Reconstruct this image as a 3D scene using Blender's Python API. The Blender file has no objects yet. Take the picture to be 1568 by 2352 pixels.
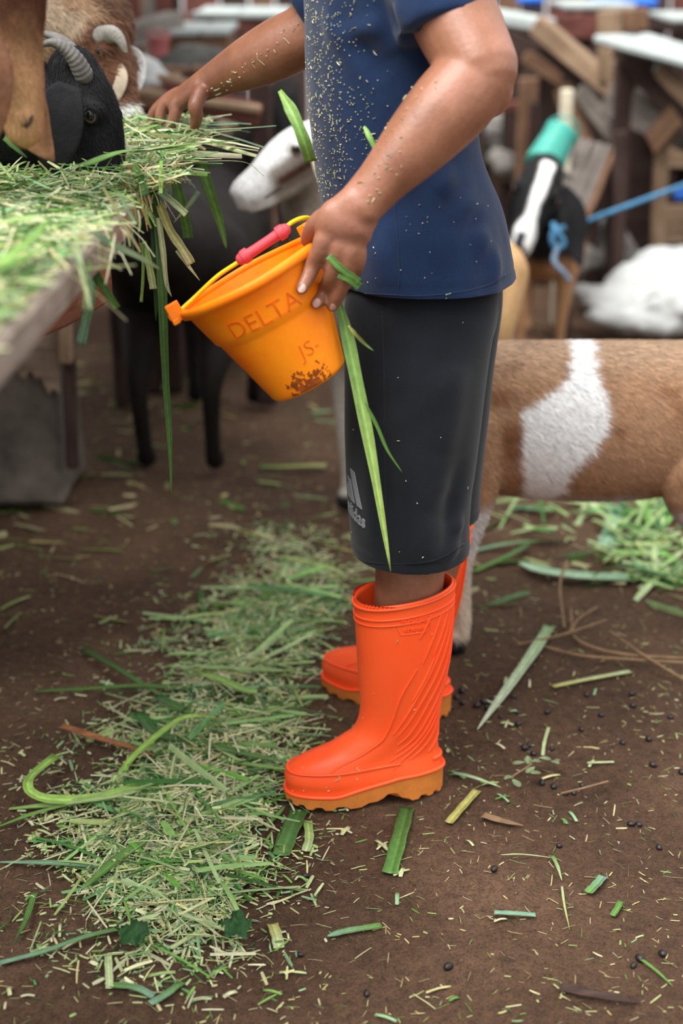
import bpy, bmesh, math, random
import numpy as np
from mathutils import Vector, Matrix
from mathutils.bvhtree import BVHTree
from mathutils import noise as mnoise

random.seed(7)
rng = np.random.default_rng(11)
scene = bpy.context.scene
COL = scene.collection

# ---------------------------------------------------------------- camera, sky, light, exposure
W_PX, H_PX, F_PX = 1568.0, 2352.0, 3267.0
CAM_H, PITCH = 1.215, math.radians(19.9)
cam_d = bpy.data.cameras.new('camera')
cam = bpy.data.objects.new('camera', cam_d)
COL.objects.link(cam)
cam.location = (0, 0, CAM_H)
cam.rotation_euler = (math.pi / 2 - PITCH, 0, 0)
cam_d.sensor_fit = 'VERTICAL'
cam_d.sensor_height = 36.0
cam_d.lens = 36.0 * F_PX / H_PX
cam_d.clip_start = 0.05
cam_d.dof.use_dof = True
cam_d.dof.focus_distance = 2.10
cam_d.dof.aperture_fstop = 2.2
scene.camera = cam

wd = bpy.data.worlds.new('overcast_sky')
scene.world = wd
wd.use_nodes = True
nt = wd.node_tree
bg = nt.nodes['Background']
tc = nt.nodes.new('ShaderNodeTexCoord')
sp = nt.nodes.new('ShaderNodeSeparateXYZ')
rp = nt.nodes.new('ShaderNodeValToRGB')
rp.color_ramp.elements[0].position = 0.0
rp.color_ramp.elements[0].color = (0.45, 0.46, 0.46, 1)
rp.color_ramp.elements[1].position = 0.7
rp.color_ramp.elements[1].color = (1.0, 1.01, 1.03, 1)
nt.links.new(tc.outputs['Generated'], sp.inputs[0])
nt.links.new(sp.outputs['Z'], rp.inputs[0])
nt.links.new(rp.outputs[0], bg.inputs['Color'])
bg.inputs["Strength"].default_value = 0.82

sun_d = bpy.data.lights.new('soft_sun', 'SUN')
sun_d.energy = 2.3
sun_d.angle = math.radians(40)
sun_d.color = (1.0, 0.985, 0.96)
sun = bpy.data.objects.new('soft_sun', sun_d)
COL.objects.link(sun)
sun.rotation_euler = Vector((0.45, 0.42, -1.0)).to_track_quat('-Z', 'Y').to_euler()

vs = scene.view_settings
vs.view_transform = 'Standard'
vs.look = 'None'
vs.gamma = 1.0
vs.use_curve_mapping = False
vs.exposure = 1.2
scene.cycles.use_denoising = True
scene.cycles.max_bounces = 8

# ---------------------------------------------------------------- helpers
CP, SP = math.cos(PITCH), math.sin(PITCH)


def ray(px, py):
    xc = (px - W_PX / 2) / F_PX
    yc = -(py - H_PX / 2) / F_PX
    return Vector((xc, CP + yc * SP, -SP + yc * CP))


def P(px, py, Y):
    r = ray(px, py)
    t = Y / r.y
    return Vector((r.x * t, Y, CAM_H + r.z * t))


def G(px, py, z=0.0):
    r = ray(px, py)
    t = (z - CAM_H) / r.z
    return Vector((r.x * t, r.y * t, z))


def C(h, a=1.0):
    h = h.lstrip('#')
    v = [int(h[i:i + 2], 16) / 255 for i in (0, 2, 4)]
    return tuple(x / 12.92 if x <= 0.04045 else ((x + 0.055) / 1.055) ** 2.4 for x in v) + (a,)


def tag(o, label=None, cat=None, group=None, kind=None):
    if label: o['label'] = label
    if cat: o['category'] = cat
    if group: o['group'] = group
    if kind: o['kind'] = kind
    return o


def empty(name, loc, label=None, cat=None, group=None, rz=0.0):
    o = bpy.data.objects.new(name, None)
    COL.objects.link(o)
    o.location = loc
    o.rotation_euler = (0, 0, rz)
    o.empty_display_size = 0.1
    return tag(o, label, cat, group)


def attach(o, parent):
    """parent without moving (all parts are modelled in world space unless noted)"""
    o.parent = parent
    m = Matrix.Identity(4)
    q = parent
    chain = []
    while q:
        chain.append(q)
        q = q.parent
    for q in reversed(chain):
        m = m @ q.matrix_parent_inverse @ q.matrix_basis if q.parent else m @ q.matrix_basis
    o.matrix_parent_inverse = m.inverted()


def link_mesh(name, me, mat=None, parent=None, smooth=True):
    if mat is not None:
        me.materials.clear()
        me.materials.append(mat)
    if smooth:
        me.polygons.foreach_set('use_smooth', [True] * len(me.polygons))
    o = bpy.data.objects.new(name, me)
    COL.objects.link(o)
    if parent is not None:
        attach(o, parent)
    return o


def mk(name, verts, faces, mat=None, parent=None, smooth=True):
    me = bpy.data.meshes.new(name)
    me.from_pydata([tuple(v) for v in verts], [], faces)
    me.update()
    return link_mesh(name, me, mat, parent, smooth)


def set_col(me, cols):
    """per-vertex colours (n,3) linear -> 'Col'"""
    a = me.attributes.get('Col') or me.attributes.new('Col', 'FLOAT_COLOR', 'POINT')
    buf = np.ones((len(me.vertices), 4), dtype=np.float32)
    buf[:, :3] = cols
    a.data.foreach_set('color', buf.ravel())


def vco(me):
    a = np.empty(len(me.vertices) * 3, dtype=np.float32)
    me.vertices.foreach_get('co', a)
    return a.reshape(-1, 3)


def vno(me):
    a = np.empty(len(me.vertices) * 3, dtype=np.float32)
    me.vertices.foreach_get('normal', a)
    return a.reshape(-1, 3)


def set_vco(me, co):
    me.vertices.foreach_set('co', np.asarray(co, dtype=np.float32).ravel())
    me.update()


def catmull(pts, n):
    """pts (k,d) -> (n,d) smooth resample"""
    p = np.asarray(pts, float)
    k = len(p)
    if k == 2:
        t = np.linspace(0, 1, n)[:, None]
        return p[0] * (1 - t) + p[1] * t
    p = np.vstack([2 * p[0] - p[1], p, 2 * p[-1] - p[-2]])
    out = []
    for s in np.linspace(0, k - 1, n):
        i = min(int(s), k - 2)
        t = s - i
        a, b, c, d = p[i], p[i + 1], p[i + 2], p[i + 3]
        out.append(0.5 * ((2 * b) + (-a + c) * t + (2 * a - 5 * b + 4 * c - d) * t * t + (-a + 3 * b - 3 * c + d) * t ** 3))
    return np.array(out)


def loft(rings, cap=True):
    """rings: list of (n,3) arrays -> verts, faces"""
    n = len(rings[0])
    V = [tuple(p) for r in rings for p in r]
    F = []
    for i in range(len(rings) - 1):
        for j in range(n):
            a, b = i * n + j, i * n + (j + 1) % n
            F.append((a, b, b + n, a + n))
    if cap:
        F.append(tuple(range(n - 1, -1, -1)))
        F.append(tuple((len(rings) - 1) * n + j for j in range(n)))
    return V, F


def tube(path, radii, wide=None, n=20, res=None, roundcap=True):
    """closed tube along path; radii: r or (ru along 'wide' hint, rv) per point"""
    path = [np.array(p, float) for p in path]
    rr = [(r, r) if not isinstance(r, (tuple, list)) else r for r in (radii if isinstance(radii, (list, tuple)) and len(radii) == len(path) else [radii] * len(path))]
    data = np.hstack([np.array(path), np.array(rr, float)])
    res = res or max(8, 5 * len(path))
    d = catmull(data, res)
    pts, ru, rv = d[:, :3], np.maximum(d[:, 3], 1e-4), np.maximum(d[:, 4], 1e-4)
    tan = np.gradient(pts, axis=0)
    tan /= np.linalg.norm(tan, axis=1)[:, None] + 1e-12
    w = np.array(wide if wide is not None else (0.3, 0.7, 0.2), float)
    if roundcap:
        ex = []
        for s in (0.97, 0.78, 0.45, 0.12):
            ex.append(s)
        p0, p1, t0, t1 = pts[0], pts[-1], tan[0], tan[-1]
        pre = [(p0 - t0 * min(ru[0], rv[0]) * math.sqrt(1 - s * s), t0, ru[0] * s, rv[0] * s) for s in reversed(ex)]
        post = [(p1 + t1 * min(ru[-1], rv[-1]) * math.sqrt(1 - s * s), t1, ru[-1] * s, rv[-1] * s) for s in ex]
        seq = pre + list(zip(pts, tan, ru, rv)) + post
    else:
        seq = list(zip(pts, tan, ru, rv))
    ang = np.linspace(0, 2 * np.pi, n, endpoint=False)
    rings = []
    u = None
    for p, t, a, b in seq:
        base = w if u is None or wide is not None else u
        u = base - t * np.dot(base, t)
        u /= np.linalg.norm(u) + 1e-12
        v = np.cross(t, u)
        rings.append(p + np.outer(np.cos(ang) * a, u) + np.outer(np.sin(ang) * b, v))
    return loft(rings)


def ellipsoid(c, r, rot=None, n=20, m=12):
    V, F = [], []
    c = np.array(c, float)
    R = np.array(rot) if rot is not None else np.eye(3)
    rings = []
    for i in range(m):
        th = math.pi * (i + 0.5) / m
        ang = np.linspace(0, 2 * np.pi, n, endpoint=False)
        q = np.stack([np.cos(ang) * math.sin(th) * r[0], np.sin(ang) * math.sin(th) * r[1], np.full(n, math.cos(th) * r[2])], 1)
        rings.append(c + q @ R.T)
    return loft(rings[::-1])


def join(parts):
    V, F = [], []
    for v, f in parts:
        b = len(V)
        V.extend(v)
        F.extend([tuple(i + b for i in t) for t in f])
    return V, F


def remesh(parts, voxel, smooth=4, factor=0.5):
    V, F = join(parts)
    me = bpy.data.meshes.new('tmp')
    me.from_pydata([tuple(map(float, v)) for v in V], [], F)
    o = bpy.data.objects.new('tmp', me)
    COL.objects.link(o)
    m = o.modifiers.new('r', 'REMESH')
    m.mode = 'VOXEL'
    m.voxel_size = voxel
    if smooth:
        s = o.modifiers.new('s', 'SMOOTH')
        s.factor = factor
        s.iterations = smooth
    dg = bpy.context.evaluated_depsgraph_get()
    dg.update()
    out = bpy.data.meshes.new_from_object(o.evaluated_get(dg))
    bpy.data.objects.remove(o)
    bpy.data.meshes.remove(me)
    return out


def box(c, s, R=None, bev=0.0):
    """bevelled box verts/faces; c centre, s full sizes, R 3x3"""
    h = np.array(s, float) / 2
    bev = min(bev, h.min() * 0.6)
    if bev <= 0:
        q = [(x, y, z) for z in (-1, 1) for y in (-1, 1) for x in (-1, 1)]
        V = np.array(q) * h
        F = [(0, 2, 3, 1), (4, 5, 7, 6), (0, 1, 5, 4), (2, 6, 7, 3), (0, 4, 6, 2), (1, 3, 7, 5)]
    else:
        bm = bmesh.new()
        bmesh.ops.create_cube(bm, size=1.0)
        for v in bm.verts:
            v.co = Vector((v.co.x * s[0], v.co.y * s[1], v.co.z * s[2]))
        bmesh.ops.bevel(bm, geom=list(bm.edges), offset=bev, segments=1, affect='EDGES', profile=0.5)
        bm.verts.index_update()
        V = np.array([v.co[:] for v in bm.verts])
        F = [tuple(v.index for v in f.verts) for f in bm.faces]
        bm.free()
    if R is not None:
        V = V @ np.array(R).T
    return [tuple(v) for v in (V + np.array(c, float))], F


def frame(d, up=(0, 0, 1)):
    """3x3 with columns x=d, y, z~up"""
    x = Vector(d).normalized()
    z = Vector(up)
    z = (z - x * z.dot(x)).normalized()
    y = z.cross(x)
    return np.array([[x[i], y[i], z[i]] for i in range(3)])


def beam(name, a, b, w, h, mat, parent=None, up=(0, 0, 1), bev=0.006, warp=0.004):
    """squared timber from a to b: w across, h along 'up', slightly uneven ends and faces"""
    a, b = Vector(a), Vector(b)
    L = (b - a).length
    R = frame(b - a, up)
    bm = bmesh.new()
    bmesh.ops.create_cube(bm, size=1.0)
    for v in bm.verts:
        v.co = Vector((v.co.x * L, v.co.y * w, v.co.z * h))
    bmesh.ops.bevel(bm, geom=list(bm.edges), offset=min(bev, w * .3, h * .3), segments=1, affect='EDGES')
    k = max(2, min(14, int(L / 0.08)))
    for i in range(1, k):
        x = -L / 2 + L * i / k
        bmesh.ops.bisect_plane(bm, geom=bm.verts[:] + bm.edges[:] + bm.faces[:], plane_co=(x, 0, 0), plane_no=(1, 0, 0))
    off = Vector((random.uniform(0, 90), random.uniform(0, 90), random.uniform(0, 90)))
    for v in bm.verts:
        n_ = mnoise.noise_vector(v.co * 5 + off)
        v.co += Vector((n_.x * warp * 1.2, n_.y * warp, n_.z * warp))
    bm.verts.index_update()
    me = bpy.data.meshes.new(name)
    bm.to_mesh(me)
    bm.free()
    M = Matrix([list(R[i]) + [((a + b) / 2)[i]] for i in range(3)] + [[0, 0, 0, 1]])
    o = link_mesh(name, me, mat, None, False)
    o.matrix_world = M
    if parent is not None:
        o.parent = parent
        q, m = parent, Matrix.Identity(4)
        ch = []
        while q:
            ch.append(q); q = q.parent
        for q in reversed(ch):
            m = m @ q.matrix_parent_inverse @ q.matrix_basis if q.parent else m @ q.matrix_basis
        o.matrix_parent_inverse = m.inverted()
    return o


# ---------------------------------------------------------------- materials
MATS = {}


class N:
    def __init__(s, name):
        s.m = bpy.data.materials.new(name)
        s.m.use_nodes = True
        s.t = s.m.node_tree
        s.b = s.t.nodes['Principled BSDF']
        MATS[name] = s.m

    def n(s, typ, **kw):
        x = s.t.nodes.new('ShaderNode' + typ)
        for k, v in kw.items():
            if k in x.inputs: x.inputs[k].default_value = v
            else: setattr(x, k, v)
        return x

    def l(s, a, b):
        s.t.links.new(a, b)

    def coord(s, which='Object', scale=(1, 1, 1)):
        t = s.n('TexCoord')
        mp = s.n('Mapping')
        mp.inputs['Scale'].default_value = scale
        s.l(t.outputs[which], mp.inputs[0])
        return mp.outputs[0]

    def noise(s, vec, scale, detail=4, rough=0.6, dist=0.0):
        x = s.n('TexNoise', Scale=scale, Detail=detail, Roughness=rough, Distortion=dist)
        s.l(vec, x.inputs['Vector'])
        return x.outputs['Fac']

    def ramp(s, fac, stops):
        r = s.n('ValToRGB')
        e = r.color_ramp.elements
        while len(e) < len(stops): e.new(0.5)
        for i, (p, c) in enumerate(stops):
            e[i].position = p
            e[i].color = c if isinstance(c, tuple) else C(c)
        s.l(fac, r.inputs[0])
        return r.outputs[0]

    def mix(s, a, b, fac, mode='MIX'):
        x = s.n('Mix', data_type='RGBA', blend_type=mode)
        for k, v in ((6, a), (7, b), (0, fac)):
            if hasattr(v, 'is_output'): s.l(v, x.inputs[k])
            else: x.inputs[k].default_value = v
        return x.outputs[2]

    def base(s, c):
        if hasattr(c, 'is_output'): s.l(c, s.b.inputs['Base Color'])
        else: s.b.inputs['Base Color'].default_value = c

    def bump(s, fac, strength=0.3, dist=0.01):
        x = s.n('Bump', Strength=strength, Distance=dist)
        s.l(fac, x.inputs['Height'])
        s.l(x.outputs[0], s.b.inputs['Normal'])

    def set(s, **kw):
        for k, v in kw.items():
            s.b.inputs[k.replace('_', ' ')].default_value = v
        return s


def wood(name, c1, c2, c3, scale=1.0, rough=0.8):
    s = N(name)
    v = s.coord('Object', (1.2 * scale, 14 * scale, 14 * scale))
    f = s.noise(v, 4.0, 6, 0.65, 0.6)
    v2 = s.coord('Object', (1, 1, 1))
    g = s.noise(v2, 7.0, 5, 0.7)
    c = s.ramp(f, [(0.25, c1), (0.5, c2), (0.75, c3)])
    d = s.ramp(g, [(0.3, (0.45, 0.42, 0.4, 1)), (0.7, (1.1, 1.1, 1.1, 1))])
    s.base(s.mix(c, d, 0.8, 'MULTIPLY'))
    s.set(Roughness=rough)
    s.b.inputs['Specular IOR Level'].default_value = 0.2
    s.bump(f, 0.5, 0.004)
    return s.m


def plain(name, c, rough=0.6, var=0.25, nscale=20, spec=0.3, bump=0.0):
    s = N(name)
    v = s.coord('Object')
    f = s.noise(v, nscale, 5, 0.65)
    lo = tuple(x * (1 - var) for x in c[:3]) + (1,)
    hi = tuple(min(1, x * (1 + var)) for x in c[:3]) + (1,)
    s.base(s.ramp(f, [(0.3, lo), (0.7, hi)]))
    s.set(Roughness=rough)
    s.b.inputs['Specular IOR Level'].default_value = spec
    if bump: s.bump(f, bump, 0.005)
    return s.m


def vcol(name, rough=0.6, streak=None, amount=0.35, spec=0.3, bump=0.0, trans=0.0, sscale=1.0):
    """base colour from the 'Col' attribute, varied by (streaked) noise"""
    s = N(name)
    a = s.n('Attribute', attribute_name='Col')
    v = s.coord('Object', streak or (1, 1, 1))
    f = s.noise(v, 60 * sscale, 4, 0.7)
    k = s.ramp(f, [(0.25, (1 - amount,) * 3 + (1,)), (0.75, (1 + amount * 0.6,) * 3 + (1,))])
    s.base(s.mix(a.outputs['Color'], k, 1.0, 'MULTIPLY'))
    s.set(Roughness=rough)
    s.b.inputs['Specular IOR Level'].default_value = spec
    if bump: s.bump(f, bump, 0.004)
    if trans:
        tr = s.n('BsdfTranslucent')
        s.l(s.b.inputs['Base Color'].links[0].from_socket, tr.inputs[0])
        mx = s.n('MixShader')
        mx.inputs[0].default_value = trans
        out = s.t.nodes['Material Output']
        s.l(s.b.outputs[0], mx.inputs[1])
        s.l(tr.outputs[0], mx.inputs[2])
        s.l(mx.outputs[0], out.inputs['Surface'])
    return s.m


# soil
s = N('soil')
v = s.coord('Object')
f1 = s.noise(v, 1.6, 4, 0.6)
f2 = s.noise(v, 55, 8, 0.75)
f3 = s.noise(v, 260, 3, 0.7)
c = s.ramp(f1, [(0.3, '#483325'), (0.5, '#5f4735'), (0.7, '#7a5e4a')])
d = s.ramp(f2, [(0.3, (0.5, 0.48, 0.46, 1)), (0.52, (1, 1, 1, 1)), (0.75, (1.45, 1.4, 1.35, 1))])
e = s.ramp(f3, [(0.33, (0.35, 0.34, 0.33, 1)), (0.5, (1, 1, 1, 1)), (0.74, (1.5, 1.45, 1.4, 1))])
s.base(s.mix(s.mix(c, d, 0.9, 'MULTIPLY'), e, 0.75, 'MULTIPLY'))
s.set(Roughness=0.9)
s.b.inputs['Specular IOR Level'].default_value = 0.25
h = s.n('Math', operation='ADD')
s.l(f2, h.inputs[0]); s.l(f3, h.inputs[1])
s.bump(h.outputs[0], 0.9, 0.008)

M_SOIL = MATS['soil']
M_TROUGH = wood('weathered_plank', '#6e6058', '#94857a', '#b3a698', 1.0)
M_BEAM = wood('brown_beam', '#6a4636', '#8f6350', '#a87f67', 1.0)
M_BEAMEND = wood('cut_wood', '#6f4a36', '#94694f', '#ab8163', 2.0)
M_TAN = wood('tan_timber', '#7a6450', '#9a8067', '#b39c83', 1.0)
M_DARKWOOD = wood('dark_timber', '#2e2320', '#453530', '#5a473f', 1.0)
M_REDWOOD = wood('red_brown_timber', '#4c2a26', '#6e423a', '#85594d', 1.0)
M_GREYWOOD = wood('grey_timber', '#5c5550', '#7d756e', '#98918a', 1.0)
M_MIDWOOD = wood('mid_brown_timber', '#5a4334', '#7b5d48', '#93745b', 1.0)
M_PALE = plain('pale_board', C('#a3aaa7'), 0.7, 0.15, 9)
M_CREAM = plain('cream_wood', C('#cfc5ad'), 0.7, 0.15, 12)
M_CONCRETE = plain('stained_concrete', C('#8b8680'), 0.9, 0.5, 9, 0.2, 0.5)
M_PIER = plain('stained_pier', C('#675f58'), 0.9, 0.6, 6, 0.2, 0.6)
M_RAG = wood('ragged_ply', '#75604f', '#94806f', '#b09c8a', 1.0)
M_SACK = plain('woven_sack', C('#b3b4b2'), 0.75, 0.2, 14, 0.3, 0.3)
M_TEAL = plain('teal_plastic', C('#45a393'), 0.45, 0.2, 8)
M_BLUE = plain('blue_plastic', C('#2f6fd0'), 0.5, 0.2, 8)
M_ROPE = plain('blue_rope', C('#45789a'), 0.8, 0.3, 60)
M_PINK = plain('pink_plastic', C('#b46a6a'), 0.5, 0.2, 8)
M_DUNG = plain('dung', C('#1c1613'), 0.45, 0.4, 60, 0.5, 0.4)
M_GRASS = vcol('cut_grass', 0.5, (1, 1, 1), 0.25, 0.35, 0.0, 0.25)
M_BARK = wood('dry_sheath', '#6d4431', '#94603f', '#b58159', 3.0)
M_TWIG = plain('dry_root', C('#7a6248'), 0.9, 0.3, 30)

# ---------------------------------------------------------------- ground
def ground_h(x, y):
    return (0.010 * math.sin(x * 3.1 + 1.3) * math.cos(y * 2.3) + 0.006 * math.sin(x * 9 + y * 7) +
            0.012 * mnoise.noise((x * 2.2, y * 2.2, 0.3)) + 0.005 * mnoise.noise((x * 13, y * 13, 4.0)) + 0.003 * mnoise.noise((x * 37, y * 37, 9.0))) - 0.012


def build_ground():
    xs = np.concatenate([np.linspace(-9, -1.25, 30, endpoint=False), np.linspace(-1.25, 1.35, 180, endpoint=False), np.linspace(1.35, 9, 30)])
    ys = np.concatenate([np.linspace(-3, 1.2, 12, endpoint=False), np.linspace(1.2, 3.6, 170, endpoint=False), np.linspace(3.6, 12, 60)])
    V = [(x, y, ground_h(x, y)) for y in ys for x in xs]
    n = len(xs)
    F = [(j * n + i, j * n + i + 1, (j + 1) * n + i + 1, (j + 1) * n + i) for j in range(len(ys) - 1) for i in range(n - 1)]
    tag(mk('ground', V, F, M_SOIL), 'dark brown trodden soil of the goat yard', None, None, 'structure')


build_ground()

# ---------------------------------------------------------------- bucket
BK_Y = 1.945
bk_rim = P(573, 628, BK_Y)
vdir = -ray(640, 740).normalized()
Rv = Vector((1, 0, 0)); Rv = (Rv - vdir * Rv.dot(vdir)).normalized()
Uv = vdir.cross(Rv).normalized()
if Uv.z < 0: Uv = -Uv
tl = math.radians(8.5)
bk_n = ((Rv * -0.485 + Uv * 0.875).normalized() * math.cos(tl) + vdir * math.sin(tl)).normalized()   # opening direction
bk_u = (Rv * 0.875 + Uv * 0.485); bk_u = (bk_u - bk_n * bk_u.dot(bk_n)).normalized()               # along the rim, to the right in view
bk_v = bk_n.cross(bk_u).normalized()                                                                 # away/towards the viewer
if bk_v.dot(vdir) < 0: bk_v = -bk_v
dist = (bk_rim - Vector((0, 0, CAM_H))).length
PXM = F_PX / (dist * math.cos(math.atan(math.hypot((573 - 784) / F_PX, (628 - 1176) / F_PX))))      # pixels per metre there
R_T, R_B, BH = 172 / PXM, 94 / PXM, 290 / PXM


def bk(p_ang, depth, r):
    """point on the bucket: angle from bk_u towards the viewer, depth below the rim, radius"""
    return bk_rim - bk_n * depth + (bk_u * math.cos(p_ang) + bk_v * math.sin(p_ang)) * r


def bk_r(d):
    t = d / BH
    r = R_T + (R_B - R_T) * t
    return r + (0.0035 if t < 0.36 else 0.0035 * max(0, 1 - (t - 0.36) / 0.03))


M_BUCKET = N('orange_plastic')
v = M_BUCKET.coord('Object')
f = M_BUCKET.noise(v, 9, 5, 0.7)
g = M_BUCKET.noise(v, 40, 5, 0.75)
M_BUCKET.base(M_BUCKET.mix(M_BUCKET.ramp(f, [(0.35, '#ff7d05'), (0.6, '#ff9312')]), M_BUCKET.ramp(g, [(0.28, (0.72, 0.55, 0.4, 1)), (0.36, (1, 1, 1, 1))]), 0.5, 'MULTIPLY'))
M_BUCKET.set(Roughness=0.5)
M_BUCKET.b.inputs['Subsurface Weight'].default_value = 0.0
M_BUCKET.b.inputs['Specular IOR Level'].default_value = 0.3
M_BUCKET = M_BUCKET.m
M_BMARK = plain('orange_moulded_letter', C('#e2660a'), 0.5, 0.3, 60)
M_BDIRT = plain('bucket_dirt', C('#8a4310'), 0.85, 0.4, 90)
M_YELLOW = plain('yellow_plastic_wire', C('#d9c51c'), 0.45, 0.1, 20)
M_GRIP = plain('pink_grip', C('#cf4f58'), 0.5, 0.12, 30)

bucket = empty('bucket', bk_rim - bk_n * BH, 'orange plastic bucket with raised letters, tipped in the left hand of the person', 'bucket')
nseg = 64
prof = []                                                    # (depth, radius) outside from bottom centre, over the rim, down the inside
for k in range(0, 29):
    d = BH * (1 - k / 28)
    prof.append((d, bk_r(d)))
prof[0] = (BH, R_B - 0.004)
prof.insert(1, (BH - 0.004, R_B + 0.0005))
prof = [(BH, 0.002)] + prof
th = 0.003
prof += [(0.0, R_T + 0.004)]
prof += [(d, bk_r(d) - th) for d in np.linspace(0, BH - 0.004, 26)] + [(BH - 0.004, 0.002)]
ang = np.linspace(0, 2 * np.pi, nseg, endpoint=False)
V, F = loft([np.array([bk(a, d, r) for a in ang]) for d, r in prof])
shell = mk('shell', V, F, M_BUCKET, bucket)
# rolled rim
V, F = [], []
rim_prof = [(0.011, R_T + 0.0045), (0.010, R_T + 0.0085), (0.001, R_T + 0.0088), (-0.0025, R_T + 0.006), (-0.0022, R_T - 0.001), (0.002, R_T - 0.0015), (0.011, R_T - 0.0005)]
V, F = loft([np.array([bk(a, d + 0.0006 * math.sin(5 * a), r) for a in ang]) for d, r in rim_prof + rim_prof[:1]], cap=False)
mk('rim', V, F, M_BUCKET, bucket)
# lug blocks with the ends of the handle
A_L, A_R = math.pi, math.radians(-40)
for aa in (math.pi * 0.985, math.radians(-28)):
    out = (bk_u * math.cos(aa) + bk_v * math.sin(aa))
    sd = bk_n.cross(out)
    Rm = np.array([[out[i], sd[i], bk_n[i]] for i in range(3)])
    prt = []
    for sgn in (-1, 1):
        prt.append(box(bk_rim + out * (R_T + 0.012) + sd * 0.009 * sgn + bk_n * 0.004, (0.020, 0.004, 0.026), Rm, 0.0012))
    prt.append(box(bk_rim + out * (R_T + 0.017) - bk_n * 0.007, (0.011, 0.024, 0.008), Rm, 0.0015))
    prt.append(box(bk_rim + out * (R_T + 0.021) + bk_n * 0.001, (0.006, 0.020, 0.008), Rm, 0.0015))
    V, F = join(prt)
    mk('handle_lug', V, F, M_BUCKET, bucket, False)
hp = [bk_rim + bk_u * -(R_T + 0.006) + bk_n * 0.002]
for px, py, y in ((446, 684, 1.944), (500, 634, 1.945), (556, 596, 1.945), (652, 525, 1.95), (672, 510, 1.955), (695, 501, 1.965), (716, 504, 1.985), (738, 530, 2.0)):
    hp.append(P(px, py, y))
handle = mk('handle', *tube(hp, 0.0032, n=10, res=60), M_YELLOW, bucket)
g0, g1 = P(555, 594, 1.945), P(654, 528, 1.949)
gd = (g1 - g0)
gp = [g0, g0 + gd * .04, g0 + gd * .16, g0 + gd * .2, g0 + gd * .8, g0 + gd * .84, g0 + gd * .97, g1]
mk('grip', *tube(gp, [0.0085, 0.0102, 0.0102, 0.0075, 0.0075, 0.0102, 0.0102, 0.0085], n=18, res=60), M_GRIP, handle)


def text_mesh(body, size, bold=0.0):
    cu = bpy.data.curves.new('t', 'FONT')
    cu.body = body
    cu.size = size
    cu.offset = bold
    cu.resolution_u = 4
    cu.align_x = 'CENTER'
    o = bpy.data.objects.new('t', cu)
    COL.objects.link(o)
    dg = bpy.context.evaluated_depsgraph_get(); dg.update()
    me = bpy.data.meshes.new_from_object(o.evaluated_get(dg))
    bpy.data.objects.remove(o)
    bm = bmesh.new(); bm.from_mesh(me)
    bmesh.ops.triangulate(bm, faces=bm.faces[:])
    for _ in range(2):
        long = [e for e in bm.edges if e.calc_length() > size * 0.16]
        if long: bmesh.ops.subdivide_edges(bm, edges=long, cuts=1)
        bmesh.ops.triangulate(bm, faces=bm.faces[:])
    bm.verts.index_update()
    v = np.array([q.co[:] for q in bm.verts]); f = [tuple(x.index for x in q.verts) for q in bm.faces]
    bm.free()
    return v, f


def thicken(V, Nn, F, h, base=-0.0006):
    """front at +h, sides down to 'base' along the normals"""
    V, Nn = np.array(V), np.array(Nn)
    n = len(V)
    A = np.vstack([V + Nn * h, V + Nn * base])
    FF = list(F)
    edges = {}
    for f in F:
        for i in range(len(f)):
            e = (f[i], f[(i + 1) % len(f)])
            edges[e] = edges.get(e, 0) + 1
    for (a, b) in edges:
        if (b, a) not in edges:
            FF.append((b, a, a + n, b + n))
    return A, FF


def bucket_text(name, body, size, a0, d0, sx=1.0, h=0.0007, bold=0.0, rot=0.0):
    tv, tf = text_mesh(body, size, bold)
    V, Nn = [], []
    for x, y, _ in tv:
        d = d0 - y
        a = a0 - x * sx / bk_r(d)
        p = bk(a, d, bk_r(d))
        V.append(p[:])
        Nn.append((bk_u * math.cos(a) + bk_v * math.sin(a))[:])
    A, FF = thicken(V, Nn, tf, h)
    mk(name, A, FF, M_BMARK, bucket, False)


bucket_text('moulded_lettering', 'DELTA', 0.036, math.radians(97), 0.060, 1.02, 0.0008, -0.0004)
bucket_text('moulded_lettering', 'JS-', 0.030, math.radians(72), 0.128, 1.05, 0.0008, -0.0008)
# dirt crust near the lower edge: thin irregular raised patch
pv, pf, pn = [], [], []
na, nd = 46, 22
for i in range(nd):
    for j in range(na):
        a = math.radians(58 + 66 * j / (na - 1)); d = BH * (0.80 + 0.20 * i / (nd - 1))
        pv.append(bk(a, min(d, BH - 0.003), bk_r(d) + 0.0006)[:])
for i in range(nd - 1):
    for j in range(na - 1):
        a = 58 + 66 * (j + .5) / (na - 1); t = (i + .5) / (nd - 1)
        k = mnoise.fractal((a * .16, t * 3.2, 2.1), 0.8, 2.1, 5) + 0.75 * t - ((a - 92) / 36) ** 2 * 0.7
        if k > 0.22: pf.append((i * na + j, i * na + j + 1, (i + 1) * na + j + 1, (i + 1) * na + j))
mk('dirt_crust', pv, pf, M_BDIRT, bucket)
bk_bvh = BVHTree.FromPolygons([v.co.copy() for v in shell.data.vertices], [tuple(p.vertices) for p in shell.data.polygons])


def on_bucket(px, py, lift, default=None):
    d = ray(px, py).normalized()
    hit = bk_bvh.ray_cast(Vector((0, 0, CAM_H)), d)
    if hit[0] is None: return default
    return hit[0] - d * lift


# ---------------------------------------------------------------- person
BY = 2.17                                                     # mid plane of the body
person = empty('person', (0.13, BY, 0), 'person in navy t-shirt, black knee shorts and orange boots, tipping a bucket over the trough', 'person')

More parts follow.
